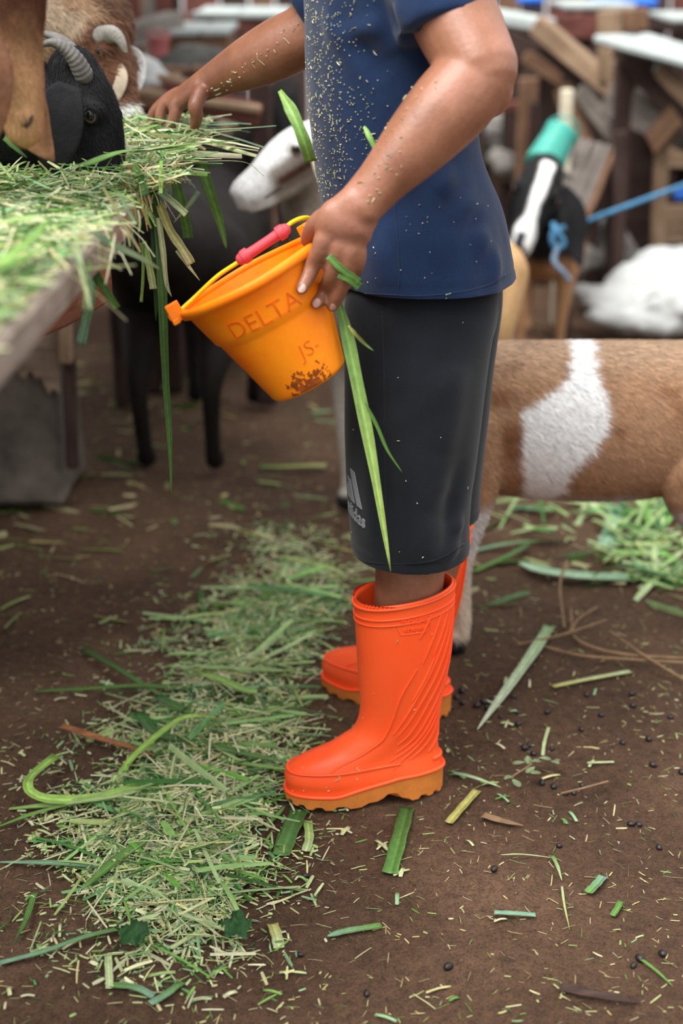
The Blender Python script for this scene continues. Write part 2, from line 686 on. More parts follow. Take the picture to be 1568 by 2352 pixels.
M_SKIN = N('brown_skin')
v = M_SKIN.coord('Object')
f = M_SKIN.noise(v, 9, 4, 0.6)
g = M_SKIN.noise(v, 160, 4, 0.7)
M_SKIN.base(M_SKIN.mix(M_SKIN.ramp(f, [(0.3, '#7d4f3b'), (0.5, '#926148'), (0.72, '#a87460')]), M_SKIN.ramp(g, [(0.3, (0.84, 0.82, 0.8, 1)), (0.65, (1.06, 1.06, 1.06, 1))]), 0.6, 'MULTIPLY'))
M_SKIN.set(Roughness=0.42)
M_SKIN.b.inputs['Specular IOR Level'].default_value = 0.5
M_SKIN.b.inputs['Subsurface Weight'].default_value = 0.08
M_SKIN.b.inputs['Subsurface Radius'].default_value = (0.012, 0.005, 0.003)
M_SKIN.bump(g, 0.35, 0.0015)
M_SKIN = M_SKIN.m
M_NAIL = plain('fingernail', C('#b48c7e'), 0.35, 0.08, 40, 0.5)


def cloth(name, c1, c2, weave=900):
    s = N(name)
    v = s.coord('Object')
    f = s.noise(v, 14, 5, 0.6)
    w = s.noise(v, weave, 2, 0.5)
    s.base(s.mix(s.ramp(f, [(0.3, c1), (0.7, c2)]), s.ramp(w, [(0.3, (0.7, 0.7, 0.72, 1)), (0.7, (1.3, 1.3, 1.3, 1))]), 0.7, 'MULTIPLY'))
    s.set(Roughness=0.9)
    s.b.inputs['Specular IOR Level'].default_value = 0.15
    s.b.inputs['Sheen Weight'].default_value = 0.15
    s.bump(w, 0.25, 0.0012)
    return s.m


M_SHIRT = cloth('navy_jersey', '#142440', '#1b2e4d')
M_SHORTS = cloth('black_polyester', '#101318', '#161a20')
M_PRINT = plain('grey_print', C('#8f9296'), 0.6, 0.1, 60)

# torso silhouette rows: pixel row, front edge, back edge (read at the mid plane), half width
ROWS = [(-330, 830, 1000, .07), (-300, 760, 1080, .15), (-240, 718, 1120, .195), (-150, 700, 1135, .20), (-60, 697, 1135, .20), (0, 698, 1130, .195), (60, 699, 1122, .19), (130, 700, 1112, .185), (200, 703, 1104, .18),
        (270, 708, 1098, .178), (340, 716, 1104, .178), (400, 724, 1124, .184), (450, 733, 1144, .192), (500, 742, 1158, .202), (560, 752, 1168, .211), (610, 764, 1176, .216), (634, 769, 1179, .217), (650, 772, 1177, .217)]


def row_ring(py, pf, pb, ry, Y=BY, n=72, e=2.35, dy=0.0, skew=0.0):
    a, b = P(pf, py, Y), P(pb, py, Y)
    cx, z = (a.x + b.x) / 2, a.z
    hx = (b.x - a.x) / 2
    t = np.linspace(0, 2 * np.pi, n, endpoint=False)
    c, s_ = np.cos(t), np.sin(t)
    x = np.sign(c) * np.abs(c) ** (2 / e) * hx
    y = np.sign(s_) * np.abs(s_) ** (2 / e) * ry
    return np.stack([cx + x, Y + dy + y, np.full(n, z)], 1)


def smooth_rows(rows, n):
    return catmull(np.array(rows, float), n)


torso = loft([row_ring(*r) for r in smooth_rows(ROWS, 60)])
# near (left) arm joints
SH_N, EL_N, WR_N = P(1000, -95, 2.00), P(1092, 178, 1.915), P(828, 470, 1.866)
SH_F, EL_F, WR_F = P(905, -95, 2.36), P(700, 82, 2.37), P(468, 196, 2.43)


def limb(p, r, wide=None, n=22, res=None):
    return tube(p, r, wide, n, res)


# ---- the body: torso, arms, hands, legs, head, one surface
parts = []
parts.append(loft([row_ring(r[0], r[1] + 22, r[2] - 22, max(.02, r[3] - .018 - .05 * min(1, max(0, (r[0] - 380) / 180)))) for r in smooth_rows(ROWS, 40)]))
sh_mid = P(990, -60, BY)
parts.append(limb([(.10, 1.99, 1.36), (.10, 2.17, 1.39), (.10, 2.35, 1.36)], [.06, .075, .06], (1, 0, 0)))
parts.append(limb([(.085, 2.17, 1.36), (.075, 2.17, 1.46), (.06, 2.17, 1.52)], [.062, .058, .056], (1, 0, 0)))
hc = np.array((.035, 2.17, 1.60))
parts.append(ellipsoid(hc, (.098, .077, .118)))
parts.append(limb([hc + (-.05, 0, -.02), hc + (-.065, 0, -.095)], [(.052, .05), (.03, .032)], (0, 1, 0)))
parts.append(limb([hc + (-.092, 0, .015), hc + (-.112, 0, -.028), hc + (-.098, 0, -.042)], [.009, .0135, .013], (0, 1, 0)))
for sg in (-1, 1):
    parts.append(limb([hc + (.02, sg * .077, .015), hc + (.012, sg * .084, -.01), hc + (.008, sg * .079, -.03)], [(.016, .007), (.018, .008), (.01, .006)], (1, 0, 0)))
    parts.append(limb([hc + (-.088, sg * .012, .028), hc + (-.078, sg * .052, .028)], [.009, .008]))
parts.append(limb([hc + (-.092, -.02, -.064), hc + (-.096, 0, -.062), hc + (-.092, .02, -.064)], [.006, .0085, .006]))
# near arm
parts.append(limb([(.10, 2.0, 1.37), SH_N, SH_N.lerp(EL_N, .5), EL_N + Vector((.004, 0, .012))], [.058, .060, .058, .051], None, 26))
fo = WR_N - EL_N
parts.append(limb([EL_N + Vector((0, 0, .0)), EL_N + fo * .22, EL_N + fo * .5, EL_N + fo * .8, WR_N], [.051, .0525, .046, .034, (.032, .024)], (0.45, .35, .8), 26, 40))
parts.append(ellipsoid(EL_N + Vector((.014, 0, -.016)), (.036, .032, .036)))
# near hand
W = np.array(WR_N)
hx_ = np.array(P(835, 590, 1.83) - P(715, 545, 1.83)); hx_ /= np.linalg.norm(hx_)
kn = {'index': (745, 548), 'middle': (777, 566), 'ring': (802, 578), 'pinky': (826, 576)}
FING = {
    'index': [(745, 548), (733, 577), (719, 607), (706, 637), (693, 662)],
    'middle': [(777, 566), (770, 598), (761, 634), (744, 668), (728, 695)],
    'ring': [(802, 578), (796, 615), (789, 648), (775, 680), (763, 704)],
}
FR = {'index': [.0138, .0120, .0112, .0104, .0090], 'middle': [.0138, .0120, .0114, .0105, .0092], 'ring': [.0130, .0114, .0106, .0096, .0085]}
DEF_Y = 1.838
fpts = {}
for k, pl in FING.items():
    pts = []
    for i, (px, py) in enumerate(pl):
        yb = (1.866, 1.869, 1.876, 1.884, 1.893)[i]
        h_ = on_bucket(px, py, FR[k][i] * 1.05)
        q = P(px, py, yb)
        if h_ is not None: q = h_ if (i >= 3 or h_.y < yb) else q
        pts.append(np.array(q))
    fpts[k] = pts
KY = float(np.mean([fpts[k][0][1] for k in fpts]))
PK = [np.array(P(822, 574, KY + .004)), np.array(P(822, 600, KY + .008)), np.array(P(815, 622, KY + .022)), np.array(P(803, 640, KY + .034))]
palm_mid = np.array(P(790, 520, (WR_N.y + KY) / 2 - .002))
kc = np.array(P(793, 552, KY + .004))
parts.append(limb([W, palm_mid * .5 + W * .5, palm_mid, kc], [(.031, .023), (.035, .021), (.039, .018), (.035, .0130)], hx_, 28, 26))
for k, pts in fpts.items():
    st = palm_mid * .45 + pts[0] * .55
    parts.append(limb([st] + pts, [.0115] + FR[k], None, 16, 40))
    parts.append(ellipsoid(pts[0] + np.array((0, -.001, .001)), (.0128, .0125, .0128)))
parts.append(limb([palm_mid * .4 + PK[0] * .6] + PK, [.0118, .0118, .0108, .0100, .0085], None, 16, 34))
TH = [np.array(P(775, 494, 1.872)), np.array(P(738, 508, 1.886)), np.array(P(716, 530, 1.900)), np.array(P(705, 553, 1.912))]
parts.append(limb(TH, [.019, .0155, .0125, .0095], None, 18, 30))
# far arm
fo = WR_F - EL_F
parts.append(limb([(.10, 2.34, 1.37), SH_F, SH_F.lerp(EL_F, .5), EL_F], [.058, .058, .055, .047], None, 26))
parts.append(limb([EL_F, EL_F + fo * .25, EL_F + fo * .55, EL_F + fo * .85, WR_F], [.047, .0475, .041, .030, (.027, .022)], (0, .6, .7), 26, 40))
# far hand: palm down, fingers spread into the cut grass
Wf = np.array(WR_F)
Kf = [np.array(P(*q)) for q in ((404, 238, 2.43), (399, 226, 2.455), (402, 219, 2.475), (412, 215, 2.49))]
kcf = (Kf[0] + Kf[3]) / 2 + np.array((.004, 0, 0))
parts.append(limb([Wf, Wf * .5 + kcf * .5, kcf], [(.028, .024), (.038, .020), (.038, .0165)], Kf[3] - Kf[0], 26, 24))
FF_ = [[Kf[0], P(402, 262, 2.425), P(392, 288, 2.425), P(385, 302, 2.43)],
       [Kf[1], P(378, 240, 2.46), P(368, 268, 2.46), P(372, 296, 2.46)],
       [Kf[2], P(376, 236, 2.485), P(353, 260, 2.49), P(347, 284, 2.495)],
       [Kf[3], P(388, 228, 2.51), P(366, 256, 2.52), P(358, 284, 2.525)]]
for i, pts in enumerate(FF_):
    pts = [np.array(p) for p in pts]
    parts.append(limb([Wf * .3 + pts[0] * .7] + pts, [.012, .012, .0108, .0098, .0082] if i < 3 else [.010, .010, .0092, .0082, .007], None, 16, 34))
parts.append(limb([np.array(P(458, 216, 2.40)), np.array(P(448, 245, 2.385)), np.array(P(452, 268, 2.39)), np.array(P(447, 290, 2.40))], [.014, .0125, .0108, .0090], None, 16, 30))
# legs down into the boots
LN = [(P(945, 1120, 2.045), .060), (P(940, 1250, 2.05), .054), (P(940, 1330, 2.05), .054), (P(925, 1480, 2.05), .050), (P(915, 1680, 2.055), .040)]
LF = [(P(985, 1060, 2.24), .060), (P(990, 1180, 2.27), .052), (P(990, 1290, 2.29), .054), (P(965, 1430, 2.305), .048), (P(955, 1570, 2.31), .040)]
for L_, hip in ((LN, P(965, 800, 2.06)), (LF, P(965, 800, 2.24))):
    parts.append(limb([P(975, 640, (BY + hip.y) / 2), hip] + [q for q, _ in L_], [.115, .078] + [r for _, r in L_], None, 26, 50))
    an = L_[-1][0]
body_me = remesh(parts, 0.0033, 5, 0.5)
co = vco(body_me)
# small knuckle creases on the near fingers, tendon lines on the back of the hand
body = link_mesh('body', body_me, M_SKIN, person)
body_bvh = BVHTree.FromPolygons([v.co.copy() for v in body_me.vertices], [tuple(p.vertices) for p in body_me.polygons])


def cast(px, py, bvh, o=Vector((0, 0, CAM_H))):
    d = ray(px, py).normalized()
    h = bvh.ray_cast(o, d)
    return (h[0], h[1]) if h[0] is not None else (None, None)


def nail(px, py, dx, dy, w, l):
    """small convex nail laid on the finger surface; (dx,dy) pixel direction to the tip"""
    c, nn = cast(px, py, body_bvh)
    if c is None: return
    q = P(px + dx, py + dy, c.y) - P(px, py, c.y)
    t = (q - nn * q.dot(nn)).normalized()
    b = nn.cross(t)
    V, F = [], []
    m = 9
    for i in range(m):
        u = -1 + 2 * i / (m - 1)
        for j in range(m):
            s_ = -1 + 2 * j / (m - 1)
            x, y = u * math.sqrt(1 - s_ * s_ / 2), s_ * math.sqrt(1 - u * u / 2)
            p = c + t * x * l + b * y * w + nn * (0.0009 - 0.0022 * y * y - .0006 * x * x)
            V.append(p)
    for i in range(m - 1):
        for j in range(m - 1): F.append((i * m + j, i * m + j + 1, (i + 1) * m + j + 1, (i + 1) * m + j))
    mk('fingernail', V, F, M_NAIL, body)


nail(693, 662, -11, 25, .0050, .0062)
nail(727, 696, -14, 26, .0054, .0064)
nail(763, 705, -12, 25, .0048, .0060)
nail(388, 291, -6, 14, .0052, .0065)
hair_parts = [ellipsoid(hc + (.012, 0, .022), (.104, .084, .112))]
V, F = hair_parts[0]
V = [(x, y, z + .004 * mnoise.noise((x * 60, y * 60, z * 60))) for x, y, z in V]
keep = [f for f in F if np.mean([V[i][0] for i in f]) > hc[0] - .075 + max(0, (hc[2] + .07 - np.mean([V[i][2] for i in f]))) * 1.1 and np.mean([V[i][2] for i in f]) > hc[2] - .06]
mk('hair', V, keep, plain('black_hair', C('#14110f'), 0.6, 0.3, 80), person)
for sg in (-1, 1):
    mk('eye', *ellipsoid(hc + (-.082, sg * .033, .008), (.012, .014, .009)), plain('eye_white', C('#d8d2c8'), 0.3, 0.05, 20), person)

# ---- t-shirt
def sleeve(a, b, r0, r1, endcut=0.0):
    a, b = np.array(a), np.array(b)
    return tube([a, a * .5 + b * .5, b], [r0, (r0 + r1) / 2, r1], None, 28, 24, False)


sl_n_end = P(1030, 76, 1.955)
sl_f_end = P(700, 25, 2.365) * .80 + SH_F * .20
sl_f_end = P(703, 45, 2.37)
shirt_parts = [torso, sleeve((.10, 2.02, 1.375), SH_N.lerp(sl_n_end, .25), .082, .078), sleeve(SH_N, sl_n_end, .078, .0685),
               sleeve((.10, 2.32, 1.375), SH_F, .08, .07), sleeve(SH_F, sl_f_end, .072, .060),
               limb([(.10, 1.98, 1.375), (.095, 2.17, 1.41), (.10, 2.36, 1.375)], [.075, .085, .075], (1, 0, 0))]
shirt_me = remesh(shirt_parts, 0.0055, 9, 0.55)
co = vco(shirt_me).astype(float)
no = vno(shirt_me).astype(float)


def fold(co, p0, p1, amp, width, sharp=1.0):
    """ridge along the segment p0-p1"""
    p0, p1 = np.array(p0), np.array(p1)
    d = p1 - p0
    L2 = d @ d
    t = np.clip(((co - p0) @ d) / L2, 0, 1)
    q = co - (p0 + t[:, None] * d)
    r2 = (q ** 2).sum(1)
    fade = np.sin(np.clip(t, 0.02, .98) * np.pi) ** 0.6
    return amp * np.exp(-r2 / (width * width)) * fade


def nearpt(px, py, Y): return np.array(P(px, py, Y))


disp = np.zeros(len(co))
for (a, b, Y, amp, w) in [((860, 20), (905, 130), 2.0, .010, .016), ((800, 60), (900, 175), 2.0, -.007, .018), ((760, 90), (880, 60), 1.99, .006, .014), ((1000, 330), (890, 470), 1.99, .004, .016),
                          ((1120, 430), (1010, 560), 2.0, .007, .020), ((1150, 500), (1040, 620), 2.0, .006, .018), ((1100, 350), (1000, 450), 1.99, .007, .018), ((1130, 480), (960, 560), 2.0, -.006, .02),
                          ((1160, 560), (1080, 690), 2.01, .006, .018), ((900, 500), (880, 690), 1.98, .004, .022), ((960, 560), (940, 690), 1.98, -.004, .02), ((850, 570), (900, 600), 1.99, .003, .016),
                          ((720, 30), (860, 150), 2.02, .006, .02), ((1000, -10), (1095, 10), 1.93, .005, .015), ((900, 20), (1000, 60), 1.94, .005, .014), ((860, 10), (960, 100), 1.95, -.006, .014)]:
    disp += 1.7 * fold(co, nearpt(*a, Y), nearpt(*b, Y), amp, w)
bign = np.array([mnoise.noise((x * 9, y * 9, z * 6)) for x, y, z in co])
disp += .0045 * bign + .0016 * np.array([mnoise.noise((x * 26, y * 26, z * 16 + x * 20)) for x, y, z in co])
co2 = co + no * disp[:, None]
# hem roll
zh = P(900, 634, BY).z
t = np.clip(1 - np.abs(co[:, 2] - (zh + .022)) / .004, 0, 1)
co2 -= no * (t * .0022)[:, None]
set_vco(shirt_me, co2)
bm = bmesh.new(); bm.from_mesh(shirt_me)
zcut = zh + 0.002
ax_n = (sl_n_end - SH_N).normalized(); ax_f = (sl_f_end - SH_F).normalized()
def trim(bm, pick, p, n):
    g = [f for f in bm.faces if pick(f.calc_center_median())]
    gs = set(g)
    e = {e for f in g for e in f.edges}; v_ = {v for f in g for v in f.verts}
    bmesh.ops.bisect_plane(bm, geom=g + list(e) + list(v_), plane_co=p, plane_no=n, clear_outer=True)


trim(bm, lambda c: c.z < zcut + .05, Vector((0, 0, zcut + .006)), Vector((0, 0, -1)))
bm.to_mesh(shirt_me); bm.free()
shirt = link_mesh('t_shirt', shirt_me, M_SHIRT, person)
sm = shirt.modifiers.new('thick', 'SOLIDIFY'); sm.thickness = 0.0025; sm.offset = -1
shirt_bvh = BVHTree.FromPolygons([v.co.copy() for v in shirt_me.vertices], [tuple(p.vertices) for p in shirt_me.polygons])
# stitched hems: slim welts that follow the cloth
def welt(name, pts_px, bvh, r, mat, parent, lift=0.0004):
    pts = []
    for px, py in pts_px:
        c, nn = cast(px, py, bvh)
        if c is not None: pts.append(c + nn * lift)
    if len(pts) > 2: mk(name, *tube(pts, r, n=6, res=len(pts) * 3, roundcap=False), mat, parent)


def pxline(*pts, n=10):
    return [tuple(q) for q in catmull(np.array(pts, float), n)]


welt('hem_stitch', pxline((800, 672), (880, 676), (960, 680), (1050, 672), (1120, 655), (1160, 630), n=22), shirt_bvh, .0009, M_SHIRT, shirt)
welt('sleeve_stitch', pxline((912, 92), (960, 68), (1020, 42), (1088, 18), n=14), shirt_bvh, .0009, M_SHIRT, shirt)
welt('side_seam', pxline((905, 470), (912, 540), (916, 620), (914, 676), n=14), shirt_bvh, .0007, M_SHIRT, shirt)

# ---- shorts
NROW = [(560, 810, 1140, .075), (640, 806, 1140, .08), (700, 790, 1144, .088), (780, 789, 1130, .100), (850, 790, 1118, .112), (920, 791, 1108, .113), (1000, 792, 1098, .114), (1080, 794, 1088, .115), (1130, 796, 1081, .115), (1200, 801, 1077, .116), (1245, 806, 1078, .116), (1262, 810, 1078, .116)]
FROW = [(560, 800, 1152, .10), (640, 810, 1153, .10), (700, 815, 1152, .10), (780, 822, 1142, .10), (850, 830, 1133, .102), (950, 845, 1122, .104), (1050, 865, 1110, .106), (1110, 880, 1104, .107), (1160, 900, 1101, .108), (1178, 903, 1101, .108)]
YN, YF = 2.055, 2.25


def shorts_rows(rows, Y, n):
    return [row_ring(*r, Y=Y, e=2.2) for r in smooth_rows(rows, n)]


sh_me = remesh([loft(shorts_rows(NROW, YN, 40)), loft(shorts_rows(FROW, YF, 40)), loft([row_ring(*r, Y=2.155, e=2.3) for r in smooth_rows([(540, 810, 1140, .16), (640, 806, 1142, .17), (720, 800, 1140, .175), (800, 815, 1115, .16)], 20)])], 0.0055, 8, 0.5)
co = vco(sh_me).astype(float); no = vno(sh_me).astype(float)
disp = np.zeros(len(co))
for (a, b, Y, amp, w) in [((930, 760), (960, 1290), 1.94, .007, .03), ((1010, 900), (1000, 1300), 1.95, .006, .028), ((1050, 1050), (1020, 1310), 1.96, -.008, .025), ((870, 980), (900, 1300), 1.94, -.005, .03), ((1060, 840), (1000, 1040), 1.95, .006, .025),
                          ((1100, 820), (880, 990), 1.95, .004, .02), ((830, 1000), (850, 1260), 1.95, .005, .022), ((1085, 1200), (1000, 1215), 1.97, .008, .014), ((1080, 1235), (1000, 1290), 1.96, .009, .016), ((1000, 1180), (930, 1290), 1.95, .006, .03), ((1040, 1130), (950, 1240), 1.95, -.005, .025)]:
    disp += 1.5 * fold(co, nearpt(*a, Y), nearpt(*b, Y), amp, w)
disp += .003 * np.array([mnoise.noise((x * 8 + 5, y * 8, z * 5)) for x, y, z in co])
zN, zF = P(900, 1262, YN).z, P(900, 1178, YF).z
isn = co[:, 1] < (YN + YF) / 2
hz = np.where(isn, zN, zF)
t = np.clip(1 - np.abs(co[:, 2] - (hz + .022)) / .004, 0, 1)
set_vco(sh_me, co + no * (disp - t * .0018)[:, None])
bm = bmesh.new(); bm.from_mesh(sh_me)
ym = (YN + YF) / 2 + .005
trim(bm, lambda c: c.y < ym and c.z < zN + .05, Vector((0, 0, zN + .006)), Vector((0, 0, -1)))
trim(bm, lambda c: c.y >= ym and c.z < zF + .05, Vector((0, 0, zF + .006)), Vector((0, 0, -1)))
bm.to_mesh(sh_me); bm.free()
shorts = link_mesh('shorts', sh_me, M_SHORTS, person)
sm = shorts.modifiers.new('thick', 'SOLIDIFY'); sm.thickness = 0.002; sm.offset = -1
sh_bvh = BVHTree.FromPolygons([v.co.copy() for v in sh_me.vertices], [tuple(p.vertices) for p in sh_me.polygons])
welt('hem_stitch', pxline((816, 1278), (840, 1290), (900, 1296), (970, 1292), (1020, 1278), (1064, 1248), n=20), sh_bvh, .0008, M_SHORTS, shorts)
welt('side_seam', pxline((878, 715), (882, 850), (884, 1000), (886, 1150), (888, 1290), n=24), sh_bvh, .0007, M_SHORTS, shorts)


def surf_print(name, tv, tf, px0, py0, scale, rot, bvh, mat, parent, h=0.0008, z_axis=Vector((0, 0, 1))):
    """wrap flat print (metres) on cloth, anchored where the pixel ray meets it"""
    c, nn = cast(px0, py0, bvh)
    if c is None: c, nn, _i, _d = bvh.find_nearest(P(px0, py0, 2.0))
    nn = nn.normalized()
    up = (z_axis - nn * z_axis.dot(nn)).normalized()
    ri = up.cross(nn)
    V, Nn = [], []
    cr, sr = math.cos(rot), math.sin(rot)
    for x, y, _ in tv:
        x, y = (x * cr - y * sr) * scale, (x * sr + y * cr) * scale
        q = c + ri * x + up * y
        co_, n_, _i, _d = bvh.find_nearest(q)
        V.append((co_ + n_ * 0.0004)[:]); Nn.append(n_[:])
    A, FF = thicken(V, Nn, tf, h, -0.001)
    return mk(name, A, FF, mat, parent, False)


tv, tf = text_mesh('adidas', 0.030, 0.0005)
surf_print('printed_word', tv, tf, 801, 1194, 1.0, math.radians(-6), sh_bvh, M_PRINT, shorts)
# three slanted bars over the word
bars_v, bars_f = [], []
for i, (x0, hgt) in enumerate(((-.034, .016), (-.011, .032), (.012, .050))):
    b = len(bars_v)
    w = .0150
    sl = .52
    n_ = 5
    for k in range(n_ + 1):
        y = hgt * k / n_
        bars_v += [(x0 + (.006 if i < 2 else .008) * 0 - y * sl + (.0 if k == 0 else 0), y + .0, 0), (x0 + w - y * sl, y - (0.0), 0)]
    for k in range(n_):
        bars_f.append((b + 2 * k, b + 2 * k + 1, b + 2 * k + 3, b + 2 * k + 2))
bars_v = [(x * 1.0, y + .026, z) for x, y, z in bars_v]
surf_print('printed_bars', bars_v, bars_f, 800, 1192, 1.0, math.radians(-6), sh_bvh, M_PRINT, shorts)

# ---- boots
M_BOOT = N('orange_rubber')
v = M_BOOT.coord('Object')
f = M_BOOT.noise(v, 7, 4, 0.6)
M_BOOT.base(M_BOOT.ramp(f, [(0.3, '#ff5120'), (0.7, '#ff622f')]))
M_BOOT.set(Roughness=0.42)
M_BOOT.b.inputs['Specular IOR Level'].default_value = 0.35
M_BOOT.bump(M_BOOT.noise(v, 300, 3, 0.6), 0.08, 0.001)
M_BOOT = M_BOOT.m
M_SOLE = plain('amber_sole', C('#cf7a34'), 0.55, 0.18, 30, 0.35)
M_LINING = plain('boot_lining', C('#d8412a'), 0.8, 0.1, 30)

BL = 0.262


def foot_outline(s, w):
    """half widths of the sole at s (0 heel .. 1 toe)"""
    return w


# slices of the upper: height, x of heel side, x of toe side (from the heel, toe positive), half width, exponent
SL = [(.012, .006, .258, .0440, 2.6), (0.03, 0.0037, 0.2607, 0.0451, 2.6), (0.04, 0.0019, 0.2625, 0.0456, 2.6), (0.05, 0.0037, 0.2607, 0.0446, 2.5), (0.06, 0.0056, 0.2543, 0.0427, 2.4), (0.068, 0.0074, 0.2424, 0.0408, 2.3), (0.076, 0.0084, 0.2222, 0.0394, 2.25), (0.086, 0.0093, 0.1946, 0.0385, 2.2), (0.098, 0.0093, 0.1726, 0.0385, 2.15), (0.111, 0.0102, 0.1524, 0.0394, 2.1), (0.1303, 0.0093, 0.1417, 0.0408, 2.1), (0.1544, 0.0074, 0.1375, 0.0432, 2.1), (0.1833, 0.0028, 0.138, 0.0466, 2.1), (0.2171, -0.0037, 0.1399, 0.0503, 2.1), (0.2557, -0.0084, 0.1417, 0.0537, 2.1), (0.2991, -0.0112, 0.1436, 0.056, 2.1), (0.3377, -0.0121, 0.1455, 0.0575, 2.1), (0.359, -0.0121, 0.1465, 0.0584, 2.1)]


def boot(heel, toe_dir, lean, bands=True, badge=False):
    """heel: ground point under the heel; toe_dir: unit xy; lean: xy drift of the shaft top"""
    t = Vector((toe_dir[0], toe_dir[1], 0)).normalized()
    w = Vector((-t.y, t.x, 0))
    hz0 = ground_h(heel[0], heel[1]) * .5
    B = empty('boot', (heel[0], heel[1], 0))
    attach(B, person)

    def wp(x, y, z):
        k = max(0, (z - .10) / .27)
        zz = z + max(0, .02 - 0.0)*0
        return Vector((heel[0] + t.x * x + w.x * y + lean[0] * k, heel[1] + t.y * x + w.y * y + lean[1] * k, z + hz0))

    def sl_at(z):
        d = np.array(SL)
        return [float(np.interp(z, d[:, 0], d[:, i])) for i in range(1, 5)]

    def pt(z, th, grow=0.0):
        """surface point at height z, angle th (0 = toe, + = left of the toe)"""
        x0, x1, hw, e = dense(z)
        c, s_ = math.cos(th), math.sin(th)
        hx = (x1 - x0) / 2 + grow
        x = math.copysign(abs(c) ** (2 / e), c) * hx
        y = math.copysign(abs(s_) ** (2 / e), s_) * (hw + grow)
        low = min(1, max(0, (.12 - z) / .06))                       # waist of the foot
        u = (x / hx + 1) / 2
        y *= 1 + low * (-.10 * math.exp(-((u - .42) / .16) ** 2) + .05 * math.exp(-((u - .72) / .18) ** 2) - .12 * math.exp(-((u - .05) / .15) ** 2))
        rim_dip = 0
        return wp((x0 + x1) / 2 + x, y, z)

    D = catmull(np.array(SL), 90)

    def dense(z):
        return [float(np.interp(z, D[:, 0], D[:, i])) for i in range(1, 5)]
    n = 72
    th = np.linspace(0, 2 * np.pi, n, endpoint=False)

    def ring(z, grow=0.0, dip=0.0):
        return np.array([np.array(pt(z + dip * (math.cos(a) * -.5), a, grow)) for a in th])
    zs = [q[0] for q in D]
    rings = [ring(z) for z in zs]
    rings[-1] = ring(zs[-1] - .004, 0.0, .026)
    rings[-2] = ring(zs[-2] - .004, 0.0, .024)
    top = zs[-1] - .004
    rings += [ring(top + .003, -.0015, .026), ring(top + .003, -.004, .026), ring(top - .004, -.005, .026)] + [ring(z, -.005) for z in np.linspace(.325, .20, 8)]
    V, F = loft(rings)
    sh = mk('upper', V, F, M_BOOT, B)
    bvh = BVHTree.FromPolygons([Vector(v) for v in V], F)
    # top band and its two welts, foxing strip over the sole, toe cap line
    for z, gr, rr in ((.338, .0008, .0016), (.328, .0008, .0013)):
        pts = [pt(z - .004 + .024 * (math.cos(a) * -.5), a, gr) for a in np.linspace(0, 2 * np.pi, 49)]
        mk('cuff_welt', *tube(pts, rr, n=8, res=120, roundcap=False), M_BOOT, B)
    pts = [pt(.338 + .026 * (math.cos(a) * -.5) + .0145, a, .0012) for a in np.linspace(0, 2 * np.pi, 49)]
    mk('cuff_welt', *tube(pts, .0024, n=8, res=120, roundcap=False), M_BOOT, B)
    fx = [pt(.020 + .022 * (1 if math.cos(a) < -.3 else max(0, (-math.cos(a) + .3) / .6) if math.cos(a) < .3 else 0), a, .0022) for a in np.linspace(0, 2 * np.pi, 73)]
    mk('foxing_strip', *tube(fx, .0034, n=10, res=160, roundcap=False), M_BOOT, B)
    cap_ = [pt(.056 + .004 * abs(a / 1.9) ** 2 * 2.2, a, .0006) for a in np.linspace(-1.9, 1.9, 50)]
    mk('toe_cap_welt', *tube(cap_, .0022, n=8, res=90), M_BOOT, B)
    # sole: tread lugs along the edge, arch between heel and ball
    m = 120
    tha = np.linspace(0, 2 * np.pi, m, endpoint=False)
    up_, lo_, in_ = [], [], []
    for i, a in enumerate(tha):
        p = pt(.030, a, .0035); p.z -= .013
        up_.append(np.array(p))
        q = pt(.032, a, .0030)
        u = (Vector(q) - Vector((heel[0], heel[1], 0))).dot(t) / BL
        arch = .018 * math.exp(-((u - .36) / .065) ** 4)
        toe_up = .010 * max(0, (u - .82) / .18) ** 2
        lug = .0055 if (i // 3) % 2 == 0 else 0.0
        if arch > .008: lug = 0
        q.z = hz0 + arch + toe_up + lug - .002
        lo_.append(np.array(q))
    heel_h = [.022 * (1 if math.cos(a) < -.3 else max(0, (-math.cos(a) + .3) / .6) if math.cos(a) < .3 else 0) for a in tha]
    for i in range(m): up_[i][2] += heel_h[i]
    cen = np.mean(lo_, axis=0)
    mid_ = [(np.array(p) * .82 + np.array(cen) * .18) for p in lo_]
    V, F = loft([np.array(up_), np.array(lo_), np.array(mid_)])
    mk('sole', V, F, M_SOLE, B, False)
    # flowing relief lines on the outer side: (height, angle) paths projected on the shaft
    if bands:
        side = 1 if pt(.2, math.pi / 2).y < pt(.2, -math.pi / 2).y else -1
        lines = [[(.335, 150), (.28, 132), (.22, 112), (.16, 92), (.12, 78)], [(.335, 162), (.29, 147), (.23, 128), (.17, 106), (.115, 84)],
                 [(.335, 172), (.28, 160), (.22, 140), (.16, 116), (.10, 92)], [(.30, 176), (.25, 166), (.19, 146), (.14, 122), (.085, 98)],
                 [(.26, 176), (.21, 168), (.17, 150), (.12, 124), (.07, 100)], [(.22, 177), (.18, 166), (.14, 145), (.10, 122), (.055, 104)],
                 [(.18, 176), (.14, 160), (.105, 140), (.07, 118)], [(.13, 176), (.10, 160), (.075, 140)], [(.335, 128), (.30, 117), (.25, 103)], [(.335, 112), (.315, 105), (.295, 98)], [(.24, 96), (.19, 80), (.135, 70), (.10, 66), (.062, 62)], [(.335, 140), (.30, 129), (.26, 117)], [(.26, 120), (.22, 108), (.18, 95)]]
